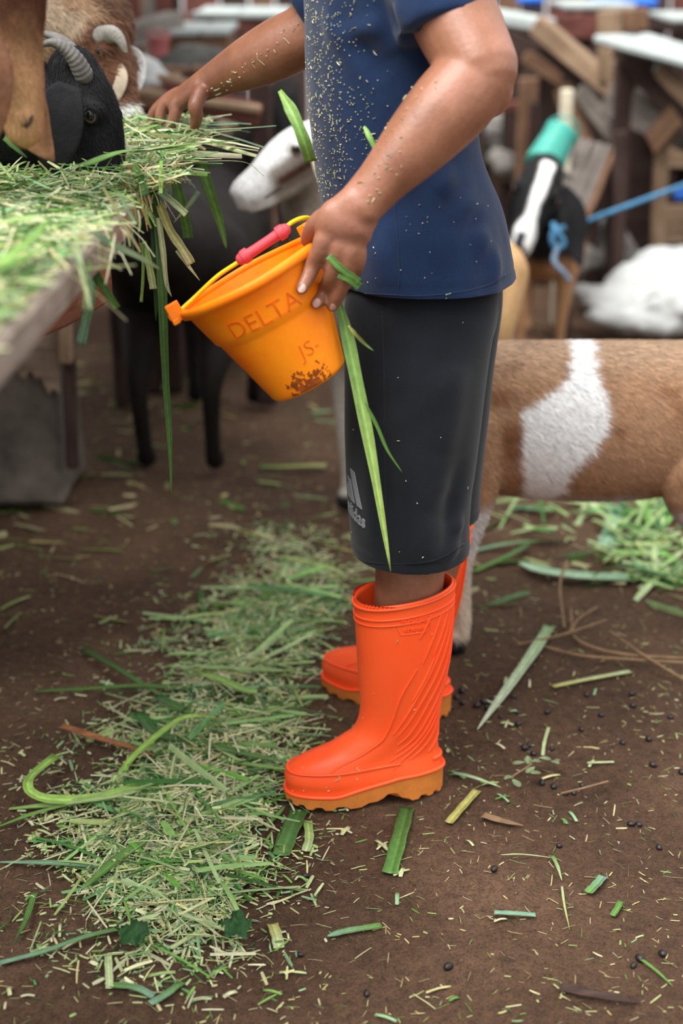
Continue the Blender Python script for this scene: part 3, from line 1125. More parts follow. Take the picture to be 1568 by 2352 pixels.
        for ln in lines:
            d = catmull(np.array(ln, float), 26)
            pts = [pt(z, side * math.radians(a), .0004) for z, a in d]
            k = len(pts)
            mk('relief_line', *tube(pts, [.0004 + .0022 * math.sin(math.pi * (i + .6) / (k + .2)) ** .5 for i in range(k)], n=8, res=52), M_BOOT, B)
    # heel counter step and pull tab
    pts = [pt(.060, math.pi + b, .0006) for b in np.linspace(-.55, .55, 13)]
    mk('heel_ridge', *tube(pts, .0035, n=8, res=40), M_BOOT, B)
    pts = [pt(z, math.pi, .001) for z in np.linspace(.35, .12, 14)]
    mk('back_seam', *tube(pts, .003, n=8, res=50), M_BOOT, B)
    if badge:
        side = 1 if pt(.2, math.pi / 2).y < pt(.2, -math.pi / 2).y else -1
        for txt, size, dz, sxx in (('ando', .0165, .004, 1.35), ('shoes', .0095, -.0065, 1.7)):
            tv, tf = text_mesh(txt, size, .0001)
            surf_print('embossed_word', tv * np.array((sxx, 1, 1)), tf, 953, 1438 - dz * 1500, 1.0, math.radians(3), bvh, M_BOOT, B, .0014)
        outl = [(-.026, .0), (-.019, .0125), (.024, .0140), (.026, .009), (.026, -.008), (.021, -.0135), (-.020, -.0135), (-.026, 0)]
        c, nn = cast(950, 1438, bvh)
        if c is None: c, nn, _i, _d = bvh.find_nearest(P(950, 1438, 2.0))
        up = (Vector((0, 0, 1)) - nn * nn.z).normalized(); ri = up.cross(nn)
        pts = []
        for i in range(len(outl) - 1):
            for k in range(6):
                x = outl[i][0] + (outl[i + 1][0] - outl[i][0]) * k / 6; y = outl[i][1] + (outl[i + 1][1] - outl[i][1]) * k / 6
                q = bvh.find_nearest(c + ri * x + up * (y + x * .06))
                pts.append(q[0] + q[1] * .0003)
        pts.append(pts[0])
        mk('badge_outline', *tube(pts, .0009, n=6, res=130, roundcap=False), M_BOOT, B)
    return B, bvh


near_boot, nb_bvh = boot((0.166, 2.062), (-0.265, -0.052), (-0.004, -0.01), True, True)
far_boot, fb_bvh = boot((0.194, 2.295), (-0.21, 0.125), (0.012, -0.02), True, False)

# ---------------------------------------------------------------- animals
M_FUR = vcol('goat_coat', 0.75, (1, 1, 1), 0.30, 0.2, 0.35, 0.0, 1.6)
M_STRAND = vcol('goat_hair', 0.7, (1, 1, 1), 0.1, 0.2)
M_HORN = plain('grey_horn', C('#6f6c68'), 0.6, 0.35, 50, 0.3, 0.4)
M_HORN2 = plain('pale_horn', C('#a29c94'), 0.6, 0.35, 50, 0.3, 0.4)
M_EYE = plain('dark_eye', C('#191310'), 0.15, 0.2, 20, 0.6)
M_EYER = plain('eyelid', C('#5a4a3e'), 0.6, 0.2, 40)
M_LID = plain('dark_eyelid', C('#3d332c'), 0.6, 0.2, 40)
M_NOSE = plain('nostril_dark', C('#3a2a24'), 0.6, 0.2, 40)


def nz(co, sc, off=0.0):
    return np.array([mnoise.fractal((x * sc + off, y * sc, z * sc), 1.0, 2.0, 3) for x, y, z in co])


def sstep(x, a, b):
    t = np.clip((x - a) / (b - a), 0, 1)
    return t * t * (3 - 2 * t)


def lerp3(a, b, t):
    return a * (1 - t[:, None]) + np.array(b)[None, :] * t[:, None]


def goat(base, yaw, s, poll, muzzle, colour, label, up=None, voxel=0.006, ears=(), horns=(), eye=True, fur=None, group=None, headk=1.0, legs=True, neck_via=None, neckr=1.0):
    """base: ground point between the feet; poll / muzzle: world points of the head; colour(info) -> (n,3)"""
    base = np.array(base, float)
    cy, sy = math.cos(yaw), math.sin(yaw)
    R = np.array([[cy, -sy, 0], [sy, cy, 0], [0, 0, 1]])

    def w(x, y, z): return base + R @ np.array((x, y, z)) * s
    g = empty('goat', base, label, 'goat', group)
    lat = R @ np.array((0, 1, 0))
    ps = [tube([w(-.37, 0, .50), w(-.29, 0, .475), w(-.12, 0, .445), (w(.08, 0, .445)), w(.22, 0, .46), w(.31, 0, .485)],
               [(.075 * s, .085 * s), (.115 * s, .122 * s), (.130 * s, .150 * s), (.124 * s, .150 * s), (.100 * s, .135 * s), (.065 * s, .095 * s)], lat, 32, 44)]
    if legs:
        for sg in (-1, 1):
            ps.append(tube([w(.21, sg * .07, .45), w(.20, sg * .085, .34), w(.222, sg * .078, .19), w(.215, sg * .076, .06), w(.228, sg * .076, .022)], [.062 * s, .043 * s, .024 * s, .0175 * s, .024 * s], None, 16, 34))
            ps.append(tube([w(-.27, sg * .07, .46), w(-.21, sg * .088, .33), w(-.335, sg * .080, .205), w(-.325, sg * .076, .06), w(-.308, sg * .076, .022)], [.09 * s, .062 * s, .026 * s, .0185 * s, .024 * s], None, 16, 34))
    ps.append(tube([w(-.40, 0, .55), w(-.45, 0, .56), w(-.47, 0, .51)], [(.022 * s, .015 * s)] * 2 + [(.01 * s, .008 * s)], lat, 12, 14))
    poll, muzzle = np.array(poll, float), np.array(muzzle, float)
    ax = muzzle - poll
    L = np.linalg.norm(ax); ax /= L
    upv = np.array(up if up is not None else (0, 0, 1), float)
    upv = upv - ax * upv.dot(ax); upv /= np.linalg.norm(upv)          # forehead side
    sd = np.cross(ax, upv)
    k = L / .20 * headk
    nb, nb2 = w(.24, 0, .50), w(.15, 0, .47)
    via = [np.array(v, float) for v in neck_via] if neck_via else [(nb * .45 + poll * .55 - ax * .02)]
    ps.append(tube([nb2, nb] + via + [poll - upv * .012 * k + ax * .02 * k], [(.085 * s, .11 * s), (.072 * s, .098 * s)] + [(.052 * s * neckr, .068 * s * neckr)] * len(via) + [(.045 * k, .048 * k)], lat if abs(lat.dot(ax)) < .8 else sd, 24, 36))
    hp_ = [poll - ax * .012 * k, poll + ax * .035 * k - upv * .004 * k, poll + ax * .085 * k - upv * .012 * k, poll + ax * .14 * k - upv * .022 * k, poll + ax * .185 * k - upv * .028 * k, muzzle - upv * .031 * k]
    ps.append(tube(hp_, [(.044 * k, .040 * k), (.052 * k, .050 * k), (.046 * k, .050 * k), (.034 * k, .040 * k), (.031 * k, .034 * k), (.024 * k, .024 * k)], sd, 24, 36))
    jaw = [poll + ax * .04 * k - upv * .055 * k, poll + ax * .10 * k - upv * .058 * k, poll + ax * .165 * k - upv * .058 * k, poll + ax * .188 * k - upv * .055 * k]
    ps.append(tube(jaw, [(.032 * k, .022 * k), (.026 * k, .020 * k), (.018 * k, .013 * k), (.015 * k, .010 * k)], sd, 18, 22))
    for sg in (-1, 1):
        ps.append(ellipsoid(poll + ax * .062 * k + upv * .018 * k + sd * sg * .040 * k, (.017 * k,) * 3))
        ps.append(ellipsoid(muzzle - ax * .012 * k - upv * .022 * k + sd * sg * .016 * k, (.012 * k,) * 3))
    me = remesh(ps, voxel, 5, 0.5)
    co = vco(me).astype(float)
    lo = ((co - base) @ R) / s
    rel = co - poll
    info = dict(co=co, lo=lo, h=rel @ ax / L, u=rel @ upv / k, v=rel @ sd / k, n=nz(co, 14), n2=nz(co, 45, 7.0))
    col = np.clip(colour(info), 0.003, 1)
    set_col(me, col)
    b = link_mesh('body', me, M_FUR, g)
    for el in ears:
        side, pts, wd_, ec = el['side'], [np.array(p, float) for p in el['pts']], el['w'], el['col']
        d = catmull(np.array(pts), 16)
        rings = []
        tn = np.gradient(d, axis=0); tn /= np.linalg.norm(tn, axis=1)[:, None]
        wv = np.array(el['wide'], float)
        a_ = np.linspace(0, 2 * np.pi, 20, endpoint=False)
        for i, (p, t) in enumerate(zip(d, tn)):
            q = i / 15
            wi = wd_ * max(.08, math.sin(math.pi * min(1, .10 + q * .90)) ** .7)
            uu = wv - t * wv.dot(t); uu /= np.linalg.norm(uu); vv = np.cross(t, uu)
            th_ = .006
            rings.append(p + np.outer(np.cos(a_) * wi, uu) + np.outer(np.sin(a_) * th_ + np.cos(a_) ** 2 * wi * .28, vv))
        V, F = loft(rings)
        e = mk('ear', V, F, M_FUR, g)
        c_ = np.tile(np.array(ec[:3]), (len(V), 1))
        set_col(e.data, c_ * (1 + .25 * nz(np.array(V), 30)[:, None]))
    for hn in horns:
        d = catmull(np.array([np.array(p, float) for p in hn['pts']]), 44)
        r = [hn['r'] * (1 - .80 * (i / 43) ** 1.3) * (1 + (.035 * math.sin(i * 1.9) if i < 30 else 0)) for i in range(44)]
        mk('horn', *tube(d, [(x, x * .82) for x in r], hn.get('wide', sd), 16, 88), hn.get('mat', M_HORN), g)
    if eye:
        for sg in (-1, 1):
            c = poll + ax * .066 * k + upv * .014 * k + sd * sg * .0505 * k
            eo = mk('eye', *ellipsoid(c, (.0085 * k, .0065 * k, .0085 * k)), M_EYE, g)
            t_ = [c + (ax * math.cos(a) + upv * math.sin(a) * .75) * .0105 * k + sd * sg * .001 * k for a in np.linspace(0, 2 * np.pi, 17)]
            mk('eyelid', *tube(t_, .0024 * k, n=8, res=40, roundcap=False), M_EYER if not horns or not fur or fur.get('lighten') != .5 else M_LID, eo)
    for sg in (-1, 1):
        c = muzzle - ax * .008 * k - upv * .020 * k + sd * sg * .0215 * k
        mk('nostril', *tube([c - upv * .010 * k + ax * .004 * k, c + ax * .008 * k, c + upv * .010 * k], [.0012 * k, .0034 * k, .0012 * k], n=8, res=14), M_NOSE, g)
        ml = [muzzle - upv * .046 * k - ax * .004 * k + sd * sg * .014 * k, muzzle - upv * .046 * k - ax * .03 * k + sd * sg * .0255 * k, muzzle - upv * .043 * k - ax * .065 * k + sd * sg * .031 * k]
        mk('mouth_line', *tube(ml, .0022 * k, n=8, res=20), M_NOSE, g)
    if fur:
        strands(b, me, col, g, **fur)
    return g, me


def strands(obj_, me, col, parent, n=20000, length=.014, width=.0006, flow=(0, 0, -1), mask=None, lift=.35, lighten=.18):
    """short coat hair: thin tapered slips lying along 'flow'"""
    me.calc_loop_triangles()
    co, no = vco(me).astype(float), vno(me).astype(float)
    tri = np.empty(len(me.loop_triangles) * 3, dtype=np.int32)
    me.loop_triangles.foreach_get('vertices', tri)
    tri = tri.reshape(-1, 3)
    A = np.linalg.norm(np.cross(co[tri[:, 1]] - co[tri[:, 0]], co[tri[:, 2]] - co[tri[:, 0]]), axis=1)
    if mask is not None:
        A = A * mask(co[tri].mean(1), no[tri].mean(1))
    idx = rng.choice(len(tri), n, p=A / A.sum())
    r1, r2 = np.sqrt(rng.random(n)), rng.random(n)
    b = np.stack([1 - r1, r1 * (1 - r2), r1 * r2], 1)
    p = (co[tri[idx]] * b[:, :, None]).sum(1)
    q = (no[tri[idx]] * b[:, :, None]).sum(1)
    q /= np.linalg.norm(q, axis=1)[:, None] + 1e-9
    c = (col[tri[idx]] * b[:, :, None]).sum(1)
    fl = np.array(flow(p) if callable(flow) else np.tile(np.array(flow, float), (n, 1)), float)
    fl = fl + rng.normal(0, .22, fl.shape)
    t = fl - q * (fl * q).sum(1)[:, None]
    t /= np.linalg.norm(t, axis=1)[:, None] + 1e-9
    L = length * (.6 + .8 * rng.random(n))[:, None]
    sdv = np.cross(t, q)
    w = width * (.7 + .6 * rng.random(n))[:, None]
    a0, a1 = p - sdv * w - q * .0005, p + sdv * w - q * .0005
    m_ = p + t * L * .55 + q * L * lift * .5
    b0, b1 = m_ - sdv * w * .7, m_ + sdv * w * .7
    e = p + t * L + q * L * lift * .55
    V = np.stack([a0, a1, b0, b1, e], 1).reshape(-1, 3)
    i = np.arange(n) * 5
    F = np.concatenate([np.stack([i, i + 1, i + 3], 1), np.stack([i, i + 3, i + 2], 1), np.stack([i + 2, i + 3, i + 4], 1)])
    m2 = fast_mesh('coat_hair', V, F)
    kc_ = np.clip(c * (1 + rng.normal(0, lighten, (n, 1))), .002, 1)
    set_col(m2, np.repeat(kc_, 5, axis=0))
    o = link_mesh('coat_hair', m2, M_STRAND, parent, True)
    o['kind'] = 'stuff'
    return o


def fast_mesh(name, V, F):
    me = bpy.data.meshes.new(name)
    me.vertices.add(len(V))
    me.vertices.foreach_set('co', np.asarray(V, dtype=np.float32).ravel())
    nf = len(F)
    k = F.shape[1]
    me.loops.add(nf * k)
    me.polygons.add(nf)
    me.loops.foreach_set('vertex_index', np.asarray(F, dtype=np.int32).ravel())
    me.polygons.foreach_set('loop_start', np.arange(0, nf * k, k, dtype=np.int32))
    me.update(calc_edges=True)
    return me


def poly_sd(x, z, poly):
    """signed distance to polygon, + inside"""
    P_ = np.array(poly)
    d = np.full(len(x), 1e9)
    inside = np.zeros(len(x), bool)
    for i in range(len(P_)):
        a, b = P_[i], P_[(i + 1) % len(P_)]
        e = b - a
        t = np.clip(((x - a[0]) * e[0] + (z - a[1]) * e[1]) / (e @ e), 0, 1)
        d = np.minimum(d, np.hypot(x - a[0] - t * e[0], z - a[1] - t * e[1]))
        c = ((a[1] > z) != (b[1] > z)) & (x < (b[0] - a[0]) * (z - a[1]) / (b[1] - a[1] + 1e-12) + a[0])
        inside ^= c
    return np.where(inside, d, -d)


TAN, TAN2, WHT, BLK, DBR, CRM, GRY = [np.array(C(h)[:3]) for h in ('#a98263', '#8a5f42', '#f0efed', '#141416', '#4a2a1c', '#d2bfa6', '#a59c94')]

# --- spotted goat close behind the person
G1Y = 2.62
patch = [(P(px, py, G1Y - .09).x, P(px, py, G1Y - .09).z) for px, py in [(1318, 795), (1380, 790), (1368, 850), (1380, 895), (1392, 945), (1368, 1000), (1330, 1045), (1302, 1085), (1296, 1130), (1250, 1170), (1200, 1150), (1190, 1060), (1186, 1000), (1190, 935), (1235, 912), (1285, 878), (1305, 845)]]


def col_spotted(i):
    co, lo = i['co'], i['lo']
    c = lerp3(np.tile(TAN, (len(co), 1)), TAN2, sstep(i['n'] + .15 * np.sin(co[:, 0] * 9), .0, .6))
    c = lerp3(c, CRM * .8, sstep(lo[:, 2], .53, .60) * .35)
    c = lerp3(c, WHT * .8, sstep(-(lo[:, 2] - .335 - .02 * i['n']), 0, .05) * .85 * (np.abs(lo[:, 1]) < .2))
    sd_ = poly_sd(co[:, 0] + .006 * i['n2'], co[:, 2] + .006 * i['n'], patch)
    c = lerp3(c, WHT, sstep(sd_, -.004, .006))
    c = lerp3(c, CRM, sstep(-lo[:, 2], -.24, -.12) * .8)
    c = lerp3(c, BLK, sstep(-lo[:, 2], -.045, -.03))
    return c


g1b = P(1430, 975, G1Y)
g1x = P(1100, 1000, G1Y).x
goat((g1x + .19, G1Y, 0), math.pi, 1.02, (0.13, 2.78, .80), (0.02, 2.93, .70), col_spotted, 'tan goat with a white flank patch standing close behind the person', voxel=.006,
     ears=[dict(side=1, pts=[(.12, 2.72, .80), (.10, 2.67, .74), (.09, 2.66, .66)], w=.03, wide=(1, 0, 0), col=TAN)],
     neck_via=[(.17, 2.66, .62)], fur=dict(n=60000, length=.016, width=.00055, flow=lambda p: np.stack([np.full(len(p), .75), np.zeros(len(p)), -.55 - .6 * np.maximum(0, .45 - p[:, 2]) * 3], 1), mask=lambda c, n_: (n_[:, 1] < .35) & (c[:, 0] > .15), lift=.22, lighten=.22))

# --- pale goat whose head shows in front of the person
def col_pale(i):
    h, u = i['h'], i['u']
    n_ = len(h)
    c = np.tile(np.array(C('#9a8f84')[:3]), (n_, 1))
    c = lerp3(c, np.array(C('#7d7064')[:3]), sstep(i['n'], .0, .5) * .6)
    face = (h > -.1) & (np.abs(i['v']) < .09) & (u > -.12)
    c = lerp3(c, WHT * 1.05, sstep(u + .008 * i['n'] - .012 * (1 - h), -.012, .006) * face)
    c = lerp3(c, WHT * .9, sstep(h, .68, .8) * face)
    st = np.exp(-((u + .028 + .015 * (h - .5)) / .009) ** 2) * sstep(h, .12, .25) * (1 - sstep(h, .62, .72)) * face
    c = lerp3(c, DBR * 1.2, np.clip(st * 1.3, 0, 1) * .95)
    lo = i['lo']
    c = lerp3(c, GRY * 1.1, sstep(-lo[:, 2], -.36, -.28) * (1 - face))
    c = lerp3(c, np.array(C('#c09a6c')[:3]), sstep(-lo[:, 0], .02, .12) * (1 - face))
    c = lerp3(c, BLK * 1.5, sstep(-lo[:, 2], -.045, -.03))
    return c


p2, m2 = P(722, 322, 3.14), P(549, 418, 3.05)
goat((.20, 3.57, 0), math.radians(-116), 1.12, p2, m2, col_pale, 'pale grey goat with a white nose and brown cheek stripe, in front of the shirt', up=(-.35, -.1, .9), voxel=.006, headk=1.08,
     ears=[dict(side=1, pts=[P(728, 330, 3.05), P(760, 390, 3.02), P(770, 470, 3.02)], w=.035, wide=(1, 0, 0), col=CRM)], neck_via=[P(742, 455, 3.22)], neckr=1.55,
     fur=dict(n=9000, length=.008, width=.0006, flow=(.6, 0, -.7), lift=.12, lighten=.1, mask=lambda c, n_: (n_[:, 1] < .3) & (c[:, 2] > .5) & (c[:, 0] < .1)))

# --- black and white goat at the far right
def col_blaze(i):
    h, u, v, lo = i['h'], i['u'], i['v'], i['lo']
    c = np.tile(BLK, (len(h), 1))
    body_ = sstep(-lo[:, 2], -.60, -.52)
    c = lerp3(c, TAN * np.array((1.0, .95, .85)), sstep(-lo[:, 2], -.44, -.38))
    fm = (h > -.05) & (h < 1.12) & (np.abs(v) < .1)
    c = lerp3(c, WHT * 1.05, sstep(.020 - np.abs(v + .006) - .004 * sstep(h, .3, .6) + .012 * sstep(h, .72, .9) + .004 * i['n'], 0, .008) * (u > -.045) * fm)
    c = lerp3(c, BLK * 3, sstep(.014 - np.abs(v), 0, .006) * sstep(h, .93, .97) * fm)
    return c


p3, m3 = P(1248, 400, 4.74), P(1196, 545, 4.58)
goat((.735, 5.12, 0), math.radians(-100), .90, p3, m3, col_blaze, 'black goat with a white blaze, tied by a blue rope', up=(-.15, -1, .3), voxel=.008, headk=1.12, neckr=1.1,
     ears=[dict(side=1, pts=[P(1290, 430, 4.74), P(1318, 490, 4.72), P(1318, 560, 4.70), P(1334, 614, 4.68)], w=.042, wide=(1, .4, 0), col=BLK * 1.3),
           dict(side=-1, pts=[P(1210, 420, 4.72), P(1185, 480, 4.70), P(1176, 560, 4.68)], w=.035, wide=(1, .4, 0), col=BLK)],
     horns=[dict(pts=[P(1285, 395, 4.75), P(1300, 402, 4.85), P(1318, 415, 4.95)], r=.016)])

# --- three goats feeding at the trough from the pen
def col_brown(i):
    h, u, v = i['h'], i['u'], i['v']
    n_ = len(h)
    c = np.tile(np.array(C('#8d6044')[:3]), (n_, 1))
    c = lerp3(c, np.array(C('#4d2a1b')[:3]), sstep(u + .02 * i['n'] + .015 * (1 - h), -.022, .004) * (h > -.6) * (1 - sstep(h, .62, .86)) * .95)
    c = lerp3(c, np.array(C('#b58a63')[:3]), sstep(h + .1 * i['n'], .45, .8) * .9)
    c = lerp3(c, np.array(C('#c3a07a')[:3]), np.exp(-((u + .040) / .012) ** 2) * (h > -.2) * (h < .75) * .8)
    return c


BR_Y = 1.80
p4, m4 = P(-18, -200, BR_Y), P(112, 276, BR_Y - .02)
goat((-1.36, 1.78, .40), 0.0, 1.2, p4, m4, col_brown, 'brown goat with a pale muzzle bending over the trough, leftmost of the feeding goats', up=(.95, -.12, .25), voxel=.0045, headk=.86,
     ears=[dict(side=1, pts=[P(20, 60, BR_Y + .06), P(52, 200, BR_Y + .055), P(80, 300, BR_Y + .05), P(122, 369, BR_Y + .04)], w=.027, wide=(.9, 0, .4), col=np.array(C('#946a4e')[:3])),
           dict(side=-1, pts=[P(-45, 60, BR_Y - .07), P(-28, 180, BR_Y - .08), P(-12, 320, BR_Y - .07)], w=.03, wide=(.7, .7, 0), col=np.array(C('#7c5540')[:3]))],
     neck_via=[(-.70, 1.81, 1.20), (-.50, 1.80, 1.32)],
     fur=dict(n=14000, length=.009, width=.00045, flow=(.1, 0, -1), mask=lambda c, n_: (c[:, 0] > -.52) & (n_[:, 1] < .3), lighten=.2, lift=.2))


def col_black(i):
    c = np.tile(BLK * 1.25, (len(i['h']), 1))
    return c * (1 + .5 * i['n'][:, None])


BL_Y = 2.12
p5, m5 = P(176, 184, BL_Y), P(268, 404, BL_Y - .03)
goat((-1.38, 2.22, .40), 0.0, 1.2, p5, m5, col_black, 'black goat with grey ridged horns and its muzzle in the cut grass', up=(.95, -.15, .25), voxel=.0045, headk=1.30,
     ears=[dict(side=1, pts=[P(160, 196, BL_Y - .075), P(140, 260, BL_Y - .085), P(128, 335, BL_Y - .085), P(135, 405, BL_Y - .08)], w=.036, wide=(1, 0, .1), col=BLK * 1.7),  # near ear colour raised above the coat to paint in its sheen
           dict(side=-1, pts=[P(170, 170, BL_Y + .07), P(200, 260, BL_Y + .09), P(215, 360, BL_Y + .09)], w=.03, wide=(1, 0, 0), col=BLK)],
     horns=[dict(pts=[P(192, 172, BL_Y - .035), P(174, 138, BL_Y - .045), P(150, 112, BL_Y - .052), P(120, 98, BL_Y - .058), P(90, 106, BL_Y - .062)], r=.0165),
            dict(pts=[P(186, 150, BL_Y + .01), P(158, 110, BL_Y + .02), P(122, 84, BL_Y + .03), P(80, 74, BL_Y + .035)], r=.0155, mat=M_HORN)],
     neck_via=[(-.66, 2.17, 1.06), P(95, 262, BL_Y + .01)],
     fur=dict(n=9000, length=.010, width=.0005, flow=(.1, 0, -1), mask=lambda c, n_: (c[:, 0] > -.55) & (n_[:, 1] < .3), lighten=.5, lift=.25))


def col_fawn(i):
    h, u, v, lo = i['h'], i['u'], i['v'], i['lo']
    n_ = len(h)
    c = np.tile(np.array(C('#b59273')[:3]), (n_, 1))
    c = lerp3(c, CRM * 1.1, sstep(i['n'], -.1, .4) * .6)
    c = lerp3(c, DBR, sstep(u + .015 * i['n'], .03, .05) * (h < .0) * .8)
    fm = (h > -.05) & (np.abs(v) < .1)
    c = lerp3(c, np.array(C('#75503a')[:3]), sstep(h, -.15, .1) * fm * .97)
    c = lerp3(c, DBR, sstep(i['n2'], .0, .4) * fm * .6)
    c = lerp3(c, WHT, sstep(h, .86, .95) * fm)
    return c


FW_Y = 2.72
p6, m6 = P(226, 88, FW_Y), P(312, 262, FW_Y - .10)
goat((-1.42, 2.95, .42), math.radians(-6), 1.2, p6, m6, col_fawn, 'fawn goat with stubby pale horns feeding behind the black goat', up=(.8, -.3, .5), voxel=.006, headk=1.05,
     ears=[dict(side=1, pts=[P(276, 150, FW_Y - .07), P(280, 185, FW_Y - .09), P(264, 225, FW_Y - .10), P(256, 240, FW_Y - .10)], w=.012, wide=(1, 0, .2), col=CRM * .8),
           dict(side=-1, pts=[P(280, 110, FW_Y + .05), P(300, 150, FW_Y + .06), P(318, 210, FW_Y + .05)], w=.028, wide=(.7, .4, 0), col=WHT * .9)],
     horns=[dict(pts=[P(238, 84, FW_Y - .05), P(258, 78, FW_Y - .07), P(276, 92, FW_Y - .08), P(288, 118, FW_Y - .08)], r=.021, mat=M_HORN2)],
     neck_via=[P(150, 55, FW_Y + .05)],
     fur=dict(n=9000, length=.020, width=.0009, flow=(.6, 0, -.5), mask=lambda c, n_: (c[:, 0] > -.75) & (n_[:, 1] < .3), lighten=.25, lift=.3))


# ---------------------------------------------------------------- feeding trough and pen
T_TOP, T_EDGE = 0.955, -0.285
trough = empty('feeding_trough', (-.58, 1.9, 0), 'weathered wooden feeding trough heaped with cut grass, beside the bucket', 'trough')
tw = .142
for k in range(4):
    x = T_EDGE - tw / 2 - k * (tw + .004) + random.uniform(-.003, .003)
    beam('plank', (x + .008 * (1 if k == 0 else 0), 1.02, T_TOP - .021 + random.uniform(-.003, .003)), (x, 2.46 + random.uniform(-.03, .05), T_TOP - .021), tw, .042, M_TROUGH, trough)
# the curled, split lip at the near end of the plank
bmn = P(265, 615, 2.06)
beam('joist', (-.60, 1.02, .845), (-.372, 2.045, .852), .085, .10, M_BEAM, trough, warp=.006)
beam('joist', (-.80, 1.02, .85), (-.72, 2.5, .85), .08, .10, M_BEAM, trough)
for y in (1.15, 2.30):
    beam('crosspiece', (-.36 if y < 2 else -.44, y, .79) if y < 2 else (-.44, y, .79), (-.93, y, .79), .06, .05, M_BEAM, trough)
beam('leg', (-.66, 1.15, 0), (-.66, 1.15, .79), .08, .08, M_DARKWOOD, trough, up=(0, 1, 0))
beam('leg', (-.86, 2.30, 0), (-.86, 2.30, .79), .08, .08, M_DARKWOOD, trough, up=(0, 1, 0))
beam('leg', (-.86, 1.15, 0), (-.86, 1.15, .79), .08, .08, M_DARKWOOD, trough, up=(0, 1, 0))
# frayed lip of the plank, near end
lip = []
for k, (px, py) in enumerate(((8, 690), (26, 668), (44, 660), (60, 640), (84, 632), (98, 640), (112, 622))):
    lip.append(P(px, py, 1.40 + .05 * k) + Vector((.004, 0, 0)))
V, F = [], []
for k, p in enumerate(lip):
    V += [p + Vector((.004, 0, .004 * (-1) ** k)), p + Vector((.002, 0, -.030 - .012 * (k % 2)))]
for k in range(len(lip) - 1): F.append((2 * k, 2 * k + 1, 2 * k + 3, 2 * k + 2))
lo_ = mk('splintered_edge', V, F, M_BEAMEND, trough)
sm = lo_.modifiers.new('t', 'SOLIDIFY'); sm.thickness = .004

# pen corner behind the trough: stained concrete block, ragged boards
pier = empty('pen_pillar', (-.86, 3.5, 0), 'stained concrete pen pillar clad with a ragged board, under the trough', 'pillar')
V, F = box((-.90, 3.55, .43), (.40, .30, .86), None, .015)
bm = bmesh.new(); me = bpy.data.meshes.new('block'); me.from_pydata(V, [], F); bm.from_mesh(me)
bmesh.ops.subdivide_edges(bm, edges=bm.edges[:], cuts=5, use_grid_fill=True)
for v_ in bm.verts: v_.co += Vector(mnoise.noise_vector(v_.co * 7)) * .012
bm.to_mesh(me); bm.free()
link_mesh('block', me, M_PIER, pier, False)
rag = [(-20, 705), (132, 705), (136, 790), (138, 903), (122, 893), (112, 905), (100, 880), (92, 866), (84, 872), (70, 850), (58, 872), (46, 866), (38, 846), (22, 852), (10, 868), (-20, 850)]
fr = [P(px, py, 3.385) for px, py in rag]
V = fr + [p + Vector((0, .016, 0)) for p in fr]
n_ = len(fr)
F = [tuple(range(n_ - 1, -1, -1)), tuple(range(n_, 2 * n_))] + [(i, (i + 1) % n_, (i + 1) % n_ + n_, i + n_) for i in range(n_)]
mk('ragged_board', V, F, M_RAG, pier, False)
beam('batten', P(148, 700, 3.37), P(150, 835, 3.37), .035, .03, M_TAN, pier, up=(0, 1, 0))
beam('batten', P(160, 820, 3.40), P(166, 1075, 3.40), .03, .03, M_DARKWOOD, pier, up=(0, 1, 0))

pen = empty('pen_platform', (-1.6, 2.3, 0), 'raised slatted timber platform the feeding goats stand on', 'platform')
for k in range(13):
    beam('slat', (-2.35, 1.1 + .19 * k, .385), (-.95, 1.1 + .19 * k, .385), .15, .03, M_DARKWOOD, pen)
for x in (-1.05, -2.2):
    beam('joist', (x, 1.0, .33), (x, 3.5, .33), .08, .08, M_DARKWOOD, pen)
    for y in (1.15, 2.3, 3.3): beam('leg', (x, y, 0), (x, y, .30), .09, .09, M_DARKWOOD, pen, up=(0, 1, 0))

sunshade = empty('sunshade', (-2.3, 3.0, 2.5))  # out of view, added to keep light off the ground at the back left
tag(sunshade, 'unseen sheet roof over the goat pen at the left', None, None, 'structure')
for k in range(9):
    y0 = 1.9 + .42 * k
    V, F = [], []
    for j in range(25):
        for i_ in range(2):
            V.append((-4.2 + 3.6 * i_, y0 + .44 * j / 24, 2.45 - .12 * i_ + .012 * math.sin(j / 24 * 2 * math.pi * 5)))
    F = [(2 * j, 2 * j + 2, 2 * j + 3, 2 * j + 1) for j in range(24)]
    mk('shade_sheet', V, F, M_REDWOOD, sunshade)
for x in (-.75, -3.9):
    beam('rafter', (x, 1.85, 2.30), (x, 5.75, 2.30), .07, .1, M_DARKWOOD, sunshade)
    for y in (3.75, 5.6): beam('post', (x if x < -1 else -1.35, y, 0), (x if x < -1 else -1.35, y, 2.3), .09, .09, M_DARKWOOD, sunshade, up=(0, 1, 0))

# ---------------------------------------------------------------- cut grass
GR = [np.array(C(h)[:3]) for h in ('#4f7d3a', '#6a9a48', '#86b155', '#3f6a35', '#7fa277', '#a3bf78', '#c3cc98', '#d8d6b0', '#cfc58f', '#5d8d4e', '#93b98a', '#b9c98f')]
PALS = {'pile': [.6, .8, .8, .5, .8, 1.2, 2.2, 2.6, 1.3, .5, .9, 1.3], 'ground': [.5, .7, .6, .5, .7, 1.0, 2.2, 2.6, 1.5, .4, .7, 1.1], 'straw': [.1, .2, .2, .1, .2, .6, 1.4, 2, 1.5, .1, .3, .6]}


